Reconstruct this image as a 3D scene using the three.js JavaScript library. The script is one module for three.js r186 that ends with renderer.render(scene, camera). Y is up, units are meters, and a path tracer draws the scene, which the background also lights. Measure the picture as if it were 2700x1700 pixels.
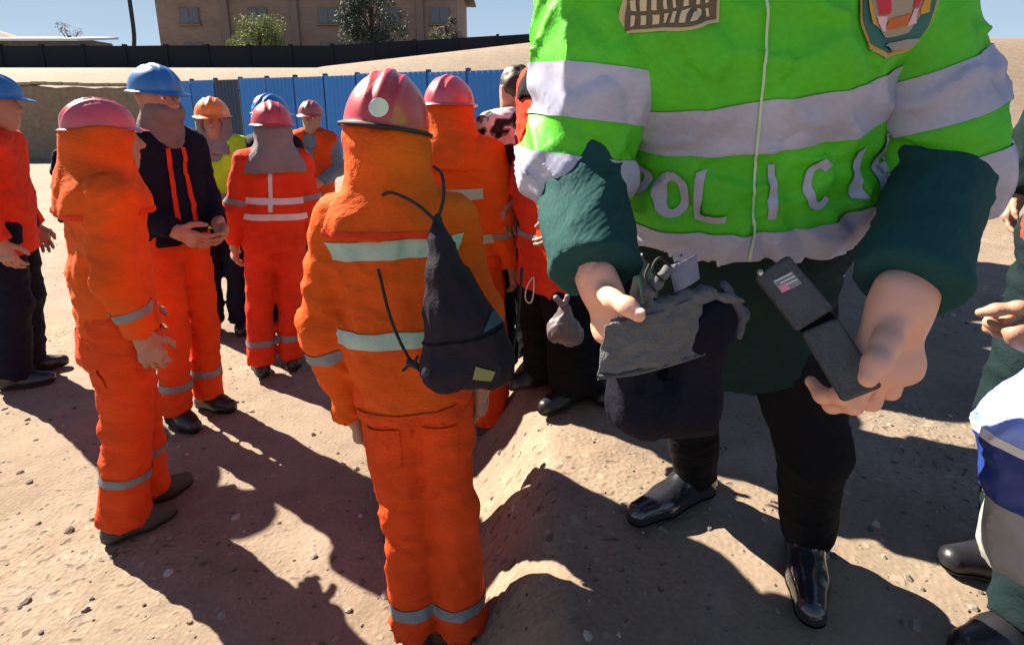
import * as THREE from 'three';
import { ImprovedNoise } from 'three/addons/math/ImprovedNoise.js';
import { mergeGeometries } from 'three/addons/utils/BufferGeometryUtils.js';
import { RoundedBoxGeometry } from 'three/addons/geometries/RoundedBoxGeometry.js';

// ---------------------------------------------------------------- camera, sky, sun, exposure
const scene = new THREE.Scene();
const camera = new THREE.PerspectiveCamera(62.47, 1024 / 644, 0.05, 1500);
camera.position.set(0, 1.55, 0);
camera.rotation.set(THREE.MathUtils.degToRad(-13), 0, 0);
camera.setViewOffset(1024, 644, 0, 89, 1024, 644);
camera.updateProjectionMatrix();
scene.add(camera);

const SUN_AZ = THREE.MathUtils.degToRad(52), SUN_EL = THREE.MathUtils.degToRad(38);
const SUN = new THREE.Vector3(-Math.sin(SUN_AZ) * Math.cos(SUN_EL), Math.sin(SUN_EL), -Math.cos(SUN_AZ) * Math.cos(SUN_EL));
{
  const W = 512, Hh = 256, data = new Float32Array(W * Hh * 4);
  const zen = [0.014, 0.034, 0.09], hor = [0.20, 0.255, 0.29], gnd = [0.10, 0.085, 0.07];
  for (let j = 0; j < Hh; j++) {
    const el = ((j + 0.5) / Hh - 0.5) * Math.PI;
    const s = Math.sin(el);
    for (let i = 0; i < W; i++) {
      const k = (j * W + i) * 4, t = Math.pow(Math.max(0, s), 0.42);
      for (let c = 0; c < 3; c++) data[k + c] = s >= 0 ? hor[c] + (zen[c] - hor[c]) * t : hor[c] + (gnd[c] - hor[c]) * Math.min(1, -s * 6);
      data[k + 3] = 1;
    }
  }
  const sky = new THREE.DataTexture(data, W, Hh, THREE.RGBAFormat, THREE.FloatType);
  sky.mapping = THREE.EquirectangularReflectionMapping; sky.magFilter = THREE.LinearFilter; sky.needsUpdate = true;
  scene.background = sky; scene.environment = sky;
}
const sun = new THREE.DirectionalLight(0xfff0dc, 5);
sun.position.copy(SUN).multiplyScalar(40); sun.target.position.set(0, 0, -3);
sun.castShadow = true; sun.shadow.mapSize.set(4096, 4096); sun.shadow.radius = 1;
Object.assign(sun.shadow.camera, { left: -14, right: 14, top: 14, bottom: -14, near: 1, far: 90 });
scene.add(sun, sun.target);
const renderer = new THREE.WebGLRenderer({ antialias: true });
renderer.setSize(1024, 644);
renderer.toneMapping = THREE.LinearToneMapping;
renderer.toneMappingExposure = 3.9;
renderer.shadowMap.enabled = true; renderer.shadowMap.type = THREE.PCFSoftShadowMap;

// ---------------------------------------------------------------- helpers
let seed = 20240611;
const rnd = () => { seed = (seed + 0x6D2B79F5) | 0; let t = Math.imul(seed ^ (seed >>> 15), 1 | seed); t = (t + Math.imul(t ^ (t >>> 7), 61 | t)) ^ t; return ((t ^ (t >>> 14)) >>> 0) / 4294967296; };
const IN = new ImprovedNoise();
const noise = (x, y, z) => IN.noise(x + 37.3, y + 91.7, z + 53.1);
const lerp = (a, b, t) => a + (b - a) * t, clamp = (x, a, b) => Math.min(b, Math.max(a, x));
const sst = (a, b, x) => { const t = clamp((x - a) / (b - a), 0, 1); return t * t * (3 - 2 * t); };
const V = (a) => new THREE.Vector3(a[0], a[1], a[2]);
const add = (a, b) => [a[0] + b[0], a[1] + b[1], a[2] + b[2]], sub = (a, b) => [a[0] - b[0], a[1] - b[1], a[2] - b[2]];
const mul = (a, s) => [a[0] * s, a[1] * s, a[2] * s], dot = (a, b) => a[0] * b[0] + a[1] * b[1] + a[2] * b[2];
const cross = (a, b) => [a[1] * b[2] - a[2] * b[1], a[2] * b[0] - a[0] * b[2], a[0] * b[1] - a[1] * b[0]];
const len = (a) => Math.hypot(a[0], a[1], a[2]), norm = (a) => mul(a, 1 / (len(a) || 1)), mix = (a, b, t) => [lerp(a[0], b[0], t), lerp(a[1], b[1], t), lerp(a[2], b[2], t)];
const used = {};
function numbered(n) { used[n] = (used[n] || 0) + 1; return used[n] === 1 ? n : n + '_' + String(used[n] - 1).padStart(3, '0'); }
function shade(o) { o.castShadow = true; o.receiveShadow = true; return o; }
function top(o, name, label, category, group, kind) {
  o.name = numbered(name); if (label) o.userData.label = label; if (category) o.userData.category = category;
  if (group) o.userData.group = group; if (kind) o.userData.kind = kind; scene.add(o); return o;
}
function part(parent, name, geo, mat, label) { const m = shade(new THREE.Mesh(geo, mat)); m.name = name; if (label) m.userData.label = label; parent.add(m); return m; }

// textures: plain grain, no light in them
function grain(size, fn, srgb = true) {
  const d = new Uint8Array(size * size * 4);
  for (let j = 0; j < size; j++) for (let i = 0; i < size; i++) { const c = fn(i / size, j / size), k = (j * size + i) * 4; d[k] = clamp(c[0], 0, 1) * 255; d[k + 1] = clamp(c[1], 0, 1) * 255; d[k + 2] = clamp(c[2], 0, 1) * 255; d[k + 3] = 255; }
  const t = new THREE.DataTexture(d, size, size); t.wrapS = t.wrapT = THREE.RepeatWrapping; t.magFilter = THREE.LinearFilter; t.minFilter = THREE.LinearMipmapLinearFilter; t.generateMipmaps = true;
  if (srgb) t.colorSpace = THREE.SRGBColorSpace; t.needsUpdate = true; return t;
}
// tileable noise on a torus-like blend
function tn(u, v, f, o = 0) {
  const n = (x, y) => noise(x * f + o, y * f - o, o * 1.7);
  const a = n(u, v), b = n(u - 1, v), c = n(u, v - 1), d = n(u - 1, v - 1);
  return lerp(lerp(a, b, u), lerp(c, d, u), v);
}
const clothTone = grain(512, (u, v) => { const a = tn(u, v, 5, 1), b = tn(u, v, 18, 2), c = tn(u, v, 90, 3); const g = 0.93 + 0.10 * a + 0.07 * b + 0.05 * c; return [g, g, g]; });
const clothBump = grain(512, (u, v) => { const g = 0.5 + 0.25 * tn(u, v, 14, 5) + 0.2 * tn(u, v, 45, 6) + 0.12 * tn(u, v, 150, 7); return [g, g, g]; }, false);
function cloth(r, g, b, o = {}) { return new THREE.MeshPhysicalMaterial({ color: new THREE.Color().setRGB(r, g, b), roughness: o.rough ?? 0.85, specularIntensity: o.spec ?? 0.3, metalness: 0, map: clothTone, bumpMap: clothBump, bumpScale: o.bump ?? 0.007, side: THREE.DoubleSide }); }
function plain(r, g, b, rough = 0.6, metal = 0, extra = {}) { return new THREE.MeshStandardMaterial({ color: new THREE.Color().setRGB(r, g, b), roughness: rough, metalness: metal, side: THREE.DoubleSide, ...extra }); }

const M = {
  orange: cloth(0.72, 0.100, 0.010), orangeDeep: cloth(0.70, 0.068, 0.010), orangeRed: cloth(0.68, 0.048, 0.014),
  lime: cloth(0.42, 0.72, 0.03), hivis: cloth(0.085, 0.56, 0.022, { bump: 0.003, rough: 0.55, spec: 0.6 }),
  navy: cloth(0.006, 0.007, 0.020), black: cloth(0.003, 0.0035, 0.006), teal: cloth(0.016, 0.070, 0.070), tealDark: cloth(0.006, 0.017, 0.019),
  grey: cloth(0.22, 0.20, 0.21), greyBlue: cloth(0.16, 0.2, 0.26), camo: cloth(0.5, 0.5, 0.5),
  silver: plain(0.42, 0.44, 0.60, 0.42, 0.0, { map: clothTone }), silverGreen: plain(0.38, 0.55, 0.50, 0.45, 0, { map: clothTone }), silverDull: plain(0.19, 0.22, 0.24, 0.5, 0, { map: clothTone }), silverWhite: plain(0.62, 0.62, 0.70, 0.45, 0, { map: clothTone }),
  skin: plain(0.62, 0.30, 0.19, 0.55), skinBrown: plain(0.34, 0.18, 0.125, 0.6), skinPink: plain(0.70, 0.36, 0.26, 0.5),
  bootBlack: plain(0.012, 0.012, 0.014, 0.35), shoe: new THREE.MeshPhysicalMaterial({ color: new THREE.Color().setRGB(0.018, 0.02, 0.026), roughness: 0.22, clearcoat: 0.8, clearcoatRoughness: 0.12 }), sole: plain(0.02, 0.019, 0.018, 0.8), bootBrown: plain(0.045, 0.04, 0.036, 0.75),
  hair: plain(0.015, 0.012, 0.011, 0.6), eyeWhite: plain(0.7, 0.68, 0.65, 0.25), iris: plain(0.03, 0.02, 0.015, 0.2),
  cord: plain(0.015, 0.013, 0.015, 0.8), cordWhite: plain(0.6, 0.58, 0.55, 0.8),
};
const helmetMat = (r, g, b) => new THREE.MeshPhysicalMaterial({ color: new THREE.Color().setRGB(r, g, b), roughness: 0.34, clearcoat: 0.35, clearcoatRoughness: 0.25, map: clothTone, side: THREE.DoubleSide });
const HM = { red: helmetMat(0.50, 0.035, 0.055), pink: helmetMat(0.62, 0.09, 0.12), blue: helmetMat(0.02, 0.16, 0.46), orange: helmetMat(0.86, 0.20, 0.01), brown: helmetMat(0.36, 0.08, 0.08) };

// signed-distance pieces
const cap = (a, b, ra, rb = ra) => { const d = sub(b, a); return [a[0], a[1], a[2], d[0], d[1], d[2], 1 / Math.max(1e-9, dot(d, d)), ra, rb - ra]; };
const ell = (c, r) => ({ c, r });
function primD(p, x, y, z) {
  if (p.c) {
    const X = (x - p.c[0]) / p.r[0], Y = (y - p.c[1]) / p.r[1], Z = (z - p.c[2]) / p.r[2];
    const k0 = Math.sqrt(X * X + Y * Y + Z * Z), k1 = Math.sqrt((X / p.r[0]) ** 2 + (Y / p.r[1]) ** 2 + (Z / p.r[2]) ** 2);
    return k1 < 1e-6 ? -Math.min(...p.r) : k0 * (k0 - 1) / k1;
  }
  const qx = x - p[0], qy = y - p[1], qz = z - p[2];
  let t = (qx * p[3] + qy * p[4] + qz * p[5]) * p[6]; t = t < 0 ? 0 : t > 1 ? 1 : t;
  const ex = qx - p[3] * t, ey = qy - p[4] * t, ez = qz - p[5] * t;
  return Math.sqrt(ex * ex + ey * ey + ez * ez) - p[7] - p[8] * t;
}
const smin = (a, b, k) => { if (k <= 0) return Math.min(a, b); const h = Math.max(k - Math.abs(a - b), 0) / k; return Math.min(a, b) - h * h * k * 0.25; };
// group: { prims, k, cuts: [[point, normal]], minus: [prims] }
function groupD(g, x, y, z) {
  let d = 1e9;
  for (const p of g.prims) { let e = primD(p, x, y, z); if (p.cut) { const [c, n] = p.cut; e = Math.max(e, (x - c[0]) * n[0] + (y - c[1]) * n[1] + (z - c[2]) * n[2]); } d = smin(d, e, g.k ?? 0.03); }
  if (g.cuts) for (const [c, n] of g.cuts) { const e = (x - c[0]) * n[0] + (y - c[1]) * n[1] + (z - c[2]) * n[2]; if (e > d) d = e; }
  if (g.minus) for (const p of g.minus) { const e = -primD(p, x, y, z); if (e > d) d = e; }
  return d;
}
function bounds(groups, pad) {
  const lo = [1e9, 1e9, 1e9], hi = [-1e9, -1e9, -1e9];
  for (const g of groups) for (const p of g.prims) for (let i = 0; i < 3; i++) {
    if (p.c) { lo[i] = Math.min(lo[i], p.c[i] - p.r[i]); hi[i] = Math.max(hi[i], p.c[i] + p.r[i]); }
    else { const r = Math.max(p[7], p[7] + p[8]); lo[i] = Math.min(lo[i], p[i] - r, p[i] + p[3 + i] - r); hi[i] = Math.max(hi[i], p[i] + r, p[i] + p[3 + i] + r); }
  }
  return [lo.map((v) => v - pad), hi.map((v) => v + pad)];
}
// surface nets over the joined groups; wr(x,y,z) adds cloth folds
function iso(groups, h, o = {}) {
  const K = o.k ?? 0.03, wr = o.wr, pad = 2.5 * h + (o.pad ?? 0.015);
  const [lo, hi] = o.box ?? bounds(groups, pad);
  const n = [0, 1, 2].map((i) => Math.ceil((hi[i] - lo[i]) / h) + 2), [nx, ny, nz] = n;
  const F = new Float32Array(nx * ny * nz);
  const ev0 = (x, y, z) => { let d = 1e9; for (const g of groups) d = smin(d, groupD(g, x, y, z), K); return d; };
  const B = 4, half = B * h * 0.5;
  for (let bz = 0; bz < nz; bz += B) for (let by = 0; by < ny; by += B) for (let bx = 0; bx < nx; bx += B) {
    const c = ev0(lo[0] + bx * h + half, lo[1] + by * h + half, lo[2] + bz * h + half), far = Math.abs(c) > B * h * 1.15 + 0.03;
    for (let z = bz; z < Math.min(nz, bz + B); z++) for (let y = by; y < Math.min(ny, by + B); y++) for (let x = bx; x < Math.min(nx, bx + B); x++) {
      let d = c;
      if (!far) { const X = lo[0] + x * h, Y = lo[1] + y * h, Z = lo[2] + z * h; d = ev0(X, Y, Z); if (wr && Math.abs(d) < 0.05) d += wr(X, Y, Z); }
      F[(z * ny + y) * nx + x] = d;
    }
  }
  const id = new Int32Array(nx * ny * nz).fill(-1), pos = [], idx = [];
  const off = [0, 1, nx, nx + 1, nx * ny, nx * ny + 1, nx * ny + nx, nx * ny + nx + 1];
  const E = [[0, 1], [2, 3], [4, 5], [6, 7], [0, 2], [1, 3], [4, 6], [5, 7], [0, 4], [1, 5], [2, 6], [3, 7]];
  for (let z = 0; z < nz - 1; z++) for (let y = 0; y < ny - 1; y++) for (let x = 0; x < nx - 1; x++) {
    const b = (z * ny + y) * nx + x; let m = 0;
    for (let k = 0; k < 8; k++) if (F[b + off[k]] < 0) m |= 1 << k;
    if (m === 0 || m === 255) continue;
    let sx = 0, sy = 0, sz = 0, c = 0;
    for (const [a, e] of E) {
      const A = (m >> a) & 1, Bb = (m >> e) & 1; if (A === Bb) continue;
      const fa = F[b + off[a]], fb = F[b + off[e]], t = fa / (fa - fb);
      sx += lerp(a & 1, e & 1, t); sy += lerp((a >> 1) & 1, (e >> 1) & 1, t); sz += lerp((a >> 2) & 1, (e >> 2) & 1, t); c++;
    }
    id[b] = pos.length / 3; pos.push(lo[0] + (x + sx / c) * h, lo[1] + (y + sy / c) * h, lo[2] + (z + sz / c) * h);
  }
  const quad = (a, b, c, d, flip) => { if (a < 0 || b < 0 || c < 0 || d < 0) return; if (flip) idx.push(a, c, b, a, d, c); else idx.push(a, b, c, a, c, d); };
  for (let z = 1; z < nz - 1; z++) for (let y = 1; y < ny - 1; y++) for (let x = 1; x < nx - 1; x++) {
    const b = (z * ny + y) * nx + x, s = F[b] < 0;
    if (s !== F[b + 1] < 0) quad(id[b - nx - nx * ny], id[b - nx * ny], id[b], id[b - nx], !s);
    if (s !== F[b + nx] < 0) quad(id[b - 1 - nx * ny], id[b - nx * ny], id[b], id[b - 1], s);
    if (s !== F[b + nx * ny] < 0) quad(id[b - 1 - nx], id[b - nx], id[b], id[b - 1], !s);
  }
  const g = new THREE.BufferGeometry();
  g.setAttribute('position', new THREE.Float32BufferAttribute(pos, 3)); g.setIndex(idx); g.computeVertexNormals();
  uvs(g); return g;
}
function uvs(g, s = 1.4) {
  const p = g.attributes.position, u = new Float32Array(p.count * 2);
  for (let i = 0; i < p.count; i++) { u[2 * i] = (p.getX(i) * 0.8 + p.getZ(i) * 0.75) * s; u[2 * i + 1] = (p.getY(i) + 0.35 * p.getZ(i)) * s; }
  g.setAttribute('uv', new THREE.BufferAttribute(u, 2)); return g;
}
// tape cut out of a garment: keep what lies inside the convex polygon(s) of (u,v) and lift it a little
function tape(geo, uv, polys, off, keep, field = keep && keep.field) {
  const P = geo.attributes.position, N = geo.attributes.normal, I = geo.index.array, out = [], outn = [];
  const cache = new Array(P.count);
  const vert = (i) => cache[i] ??= { p: [P.getX(i), P.getY(i), P.getZ(i)], n: [N.getX(i), N.getY(i), N.getZ(i)], w: uv(P.getX(i), P.getY(i), P.getZ(i)), f: field ? field(P.getX(i), P.getY(i), P.getZ(i)) : 1, k: keep && keep !== field ? keep(P.getX(i), P.getY(i), P.getZ(i), N.getX(i), N.getY(i), N.getZ(i)) : true };
  for (const poly of polys) {
    let area = 0; for (let i = 0; i < poly.length; i++) { const a = poly[i], b = poly[(i + 1) % poly.length]; area += a[0] * b[1] - b[0] * a[1]; }
    const sg = Math.sign(area), us = poly.map((q) => q[0]), vs = poly.map((q) => q[1]), u0 = Math.min(...us), u1 = Math.max(...us), v0 = Math.min(...vs), v1 = Math.max(...vs);
    for (let t = 0; t < I.length; t += 3) {
      const A = vert(I[t]), B = vert(I[t + 1]), C = vert(I[t + 2]);
      if (!(A.k && B.k && C.k)) continue;
      const mu = Math.min(A.w[0], B.w[0], C.w[0]), xu = Math.max(A.w[0], B.w[0], C.w[0]), mv = Math.min(A.w[1], B.w[1], C.w[1]), xv = Math.max(A.w[1], B.w[1], C.w[1]);
      if (xu - mu > 0.5 || xu < u0 || mu > u1 || xv < v0 || mv > v1) continue;
      let pl = [A, B, C];
      if (field && (A.f < 0 || B.f < 0 || C.f < 0)) {
        const nx = []; for (let k = 0; k < 3; k++) { const p = pl[k], q = pl[(k + 1) % 3]; if (p.f >= 0) nx.push(p); if (p.f >= 0 !== q.f >= 0) { const f = p.f / (p.f - q.f); nx.push({ p: mix(p.p, q.p, f), n: mix(p.n, q.n, f), w: [lerp(p.w[0], q.w[0], f), lerp(p.w[1], q.w[1], f)] }); } }
        pl = nx;
      }
      for (let i = 0; i < poly.length && pl.length; i++) {
        const a = poly[i], b = poly[(i + 1) % poly.length], ex = b[0] - a[0], ey = b[1] - a[1];
        const side = (q) => sg * (ex * (q.w[1] - a[1]) - ey * (q.w[0] - a[0])), nx = [];
        for (let k = 0; k < pl.length; k++) {
          const p = pl[k], q = pl[(k + 1) % pl.length], sp = side(p), sq = side(q);
          if (sp >= 0) nx.push(p);
          if (sp >= 0 !== sq >= 0) { const f = sp / (sp - sq); nx.push({ p: mix(p.p, q.p, f), n: mix(p.n, q.n, f), w: [lerp(p.w[0], q.w[0], f), lerp(p.w[1], q.w[1], f)] }); }
        }
        pl = nx;
      }
      for (let k = 1; k + 1 < pl.length; k++) for (const q of [pl[0], pl[k], pl[k + 1]]) { out.push(q.p[0] + q.n[0] * off, q.p[1] + q.n[1] * off, q.p[2] + q.n[2] * off); outn.push(...q.n); }
    }
  }
  const g = new THREE.BufferGeometry();
  g.setAttribute('position', new THREE.Float32BufferAttribute(out, 3)); g.setAttribute('normal', new THREE.Float32BufferAttribute(outn, 3));
  return uvs(g);
}
const strip = (v0, v1) => [[[-9, v0], [9, v0], [9, v1], [-9, v1]]];
function tube(pts, r, seg = 24, rad = 6) { return new THREE.TubeGeometry(new THREE.CatmullRomCurve3(pts.map(V)), seg, r, rad, false); }
// folds of cloth: coarse buckles plus finer creases
const folds = (amp, fx = 8, fy = 12, o = 0) => (x, y, z) => {
  const w = noise(x * 3 + o, y * 3, z * 3 - o) * 1.3;
  const a = noise(x * fx + w + o, y * fy + w, z * fx - o), b = 1 - Math.abs(noise(x * fx * 1.7 - o, y * fy * 1.5 + w * 2, z * fx * 1.7)) * 2.4;
  const c = noise(x * fx * 3.1 + w, y * fy * 2.6, z * fx * 3.1 + o);
  return amp * (a * 1.1 + 0.3 + 0.28 * c) - amp * 0.7 * Math.max(0, b) ** 2;
};

// ---------------------------------------------------------------- people
function hand(w, dir, palm, side, o = {}) {           // w wrist, dir towards fingers, palm = way the palm faces, side +1: thumb at cross(dir, palm)
  const s = o.s ?? 1, D = norm(dir), N = norm(sub(palm, mul(D, dot(palm, D)))), S = mul(cross(D, N), side);
  const at = (d, n, t) => add(w, add(mul(D, d * s), add(mul(N, n * s), mul(S, t * s))));
  const pr = [], palmP = [];
  const offs = [0.030, 0.010, -0.011, -0.030], ls = [0.92, 1.05, 0.98, 0.78], kn = [0.088, 0.092, 0.088, 0.080];
  const curl = o.curl ?? [0.35, 0.45, 0.35], spread = o.spread ?? 0.06;
  const fingers = [];
  for (let i = 0; i < 4; i++) {
    const k = at(kn[i], 0.002, offs[i]);
    palmP.push(cap(at(0.0, 0, offs[i] * 0.6), k, 0.0145 * s, 0.0125 * s), cap(at(kn[i] - 0.004, -0.004, offs[i]), at(kn[i] + 0.002, -0.004, offs[i]), 0.0105 * s));
    let p = k, a = 0; const f = [], cu = o.curls ? o.curls[i] : curl, sp = (1.5 - i) * spread;
    [0.044, 0.027, 0.022].forEach((L, j) => {
      a += cu[j]; const q = add(p, mul(add(add(mul(D, Math.cos(a)), mul(N, Math.sin(a))), mul(S, sp)), L * ls[i] * s));
      f.push(cap(p, q, (0.0098 - j * 0.0009) * s, (0.0090 - j * 0.0010) * s)); p = q;
    });
    fingers.push(f);
  }
  const th = o.thumb ?? { out: 0.75, in: 0.35, bend: 0.5 };
  let t0 = at(0.022, 0.006, 0.026), t1 = add(t0, mul(norm(add(add(mul(D, 0.75), mul(S, th.out)), mul(N, th.in))), 0.042 * s));
  let t2 = add(t1, mul(norm(add(add(mul(D, 0.95), mul(S, th.out * (1 - th.bend))), mul(N, th.in + th.bend * 0.3))), 0.032 * s));
  let t3 = add(t2, mul(norm(add(add(mul(D, 1.0), mul(S, th.out * (1 - 2 * th.bend))), mul(N, th.in + th.bend * 0.5))), 0.026 * s));
  if (o.thumbPts) [t0, t1, t2, t3] = o.thumbPts;
  const thumb = [cap(t0, t1, 0.0155 * s, 0.012 * s), cap(t1, t2, 0.0118 * s, 0.0108 * s), cap(t2, t3, 0.0106 * s, 0.0088 * s)];
  const wristIn = o.back ? add(w, mul(norm(o.back), 0.06 * s)) : add(w, mul(D, -0.06 * s));
  return { groups: [{ prims: [...palmP, cap(wristIn, at(0.02, 0, 0), 0.027 * s, 0.026 * s)], k: 0.02 * s }, ...fingers.map((f) => ({ prims: f, k: 0.008 * s })), { prims: thumb, k: 0.012 * s }], tips: { thumb: [t2, t3], D, N, S } };
}
function headGroups(c, o = {}) {                       // faces local +z
  const s = o.s ?? 1, q = (x, y, z) => [c[0] + x * s, c[1] + y * s, c[2] + z * s];
  return [{ prims: [ell(q(0, 0.035, -0.012), [0.076 * s, 0.092 * s, 0.096 * s]), ell(q(0, -0.03, 0.03), [0.062 * s, 0.088 * s, 0.068 * s]), cap(q(0, -0.085, 0.052), q(0, -0.09, 0.055), 0.03 * s),
    cap(q(-0.045, -0.055, 0.0), q(-0.012, -0.095, 0.045), 0.028 * s), cap(q(0.045, -0.055, 0.0), q(0.012, -0.095, 0.045), 0.028 * s)], k: 0.04 * s, minus: [] },
  { prims: [cap(q(0, 0.015, 0.088), q(0, -0.025, 0.112), 0.009 * s, 0.014 * s), cap(q(-0.015, -0.028, 0.098), q(0.015, -0.028, 0.098), 0.010 * s), cap(q(-0.032, 0.026, 0.078), q(0.032, 0.026, 0.078), 0.010 * s)], k: 0.012 * s },
  { prims: [cap(q(-0.02, -0.056, 0.094), q(0.02, -0.056, 0.094), 0.006 * s), cap(q(-0.016, -0.066, 0.092), q(0.016, -0.066, 0.092), 0.007 * s)], k: 0.003 * s },
  { prims: [cap(q(0.078, 0.02, -0.01), q(0.075, -0.025, 0.0), 0.014 * s, 0.010 * s)], k: 0.01 }, { prims: [cap(q(-0.078, 0.02, -0.01), q(-0.075, -0.025, 0.0), 0.014 * s, 0.010 * s)], k: 0.01 }];
}
function helmetGeo(o = {}) {                           // a ridged shell with a brim, front towards +z, rim at y = 0
  const R = [o.rx ?? 0.112, o.ry ?? 0.125, o.rz ?? 0.138], rows = 22, cols = 64, pos = [], idx = [], pk = o.peak ?? 0.035;
  const prof = [];
  for (let i = 0; i <= rows; i++) { const t = (i / rows) * Math.PI / 2; prof.push([Math.sin(t), Math.cos(t), 0]); }
  prof.push([1.0, -0.03, 0.4], [1.0, -0.05, 1], [1.0, -0.085, 1], [0.985, -0.07, 0.0], [0.95, 0.2, 0]);
  for (const [a, b, br] of prof) for (let j = 0; j <= cols; j++) {
    const f = (j / cols) * Math.PI * 2, s = Math.sin(f), c = Math.cos(f);
    let rr = 1;
    const x0 = a * s;
    if (br === 0 && b > 0.1) { const w = sst(0.1, 0.45, b); rr += 0.045 * w * (sst(0.12, 0.07, Math.abs(x0)) + 0.75 * sst(0.07, 0.03, Math.abs(Math.abs(x0) - 0.36)) * (a > 0.3 ? 1 : sst(0.2, 0.36, a))); }
    const ex = br * (0.012 + pk * Math.max(0, c) ** 3), k = (R[0] + R[2]) / 2;
    pos.push(a * s * R[0] * rr + s * ex, b * R[1] * (b > 0 ? rr : 1) - (br ? 0.012 * Math.max(0, c) ** 3 * br : 0), a * c * R[2] * rr + c * ex);
  }
  const n = cols + 1;
  for (let i = 0; i < prof.length - 1; i++) for (let j = 0; j < cols; j++) { const a = i * n + j; idx.push(a, a + n, a + 1, a + 1, a + n, a + n + 1); }
  const g = new THREE.BufferGeometry(); g.setAttribute('position', new THREE.Float32BufferAttribute(pos, 3)); g.setIndex(idx); g.computeVertexNormals(); return uvs(g, 3);
}
const helmetShape = helmetGeo();

// default standing figure, 1.72 m, facing +z, its left hand at +x
const STAND = {
  pelvis: [0, 0.93, 0], chest: [0, 1.27, 0.0], neck: [0, 1.44, -0.01], head: [0, 1.585, 0.01],
  shL: [0.175, 1.395, -0.01], shR: [-0.175, 1.395, -0.01], elL: [0.235, 1.13, -0.03], elR: [-0.235, 1.13, -0.03], wrL: [0.245, 0.885, 0.05], wrR: [-0.245, 0.885, 0.05],
  hipL: [0.092, 0.91, 0], hipR: [-0.092, 0.91, 0], knL: [0.10, 0.49, 0.02], knR: [-0.10, 0.49, 0.02], anL: [0.105, 0.09, -0.02], anR: [-0.105, 0.09, -0.02], toL: [0.125, 0.045, 0.15], toR: [-0.125, 0.045, 0.15],
};
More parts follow.
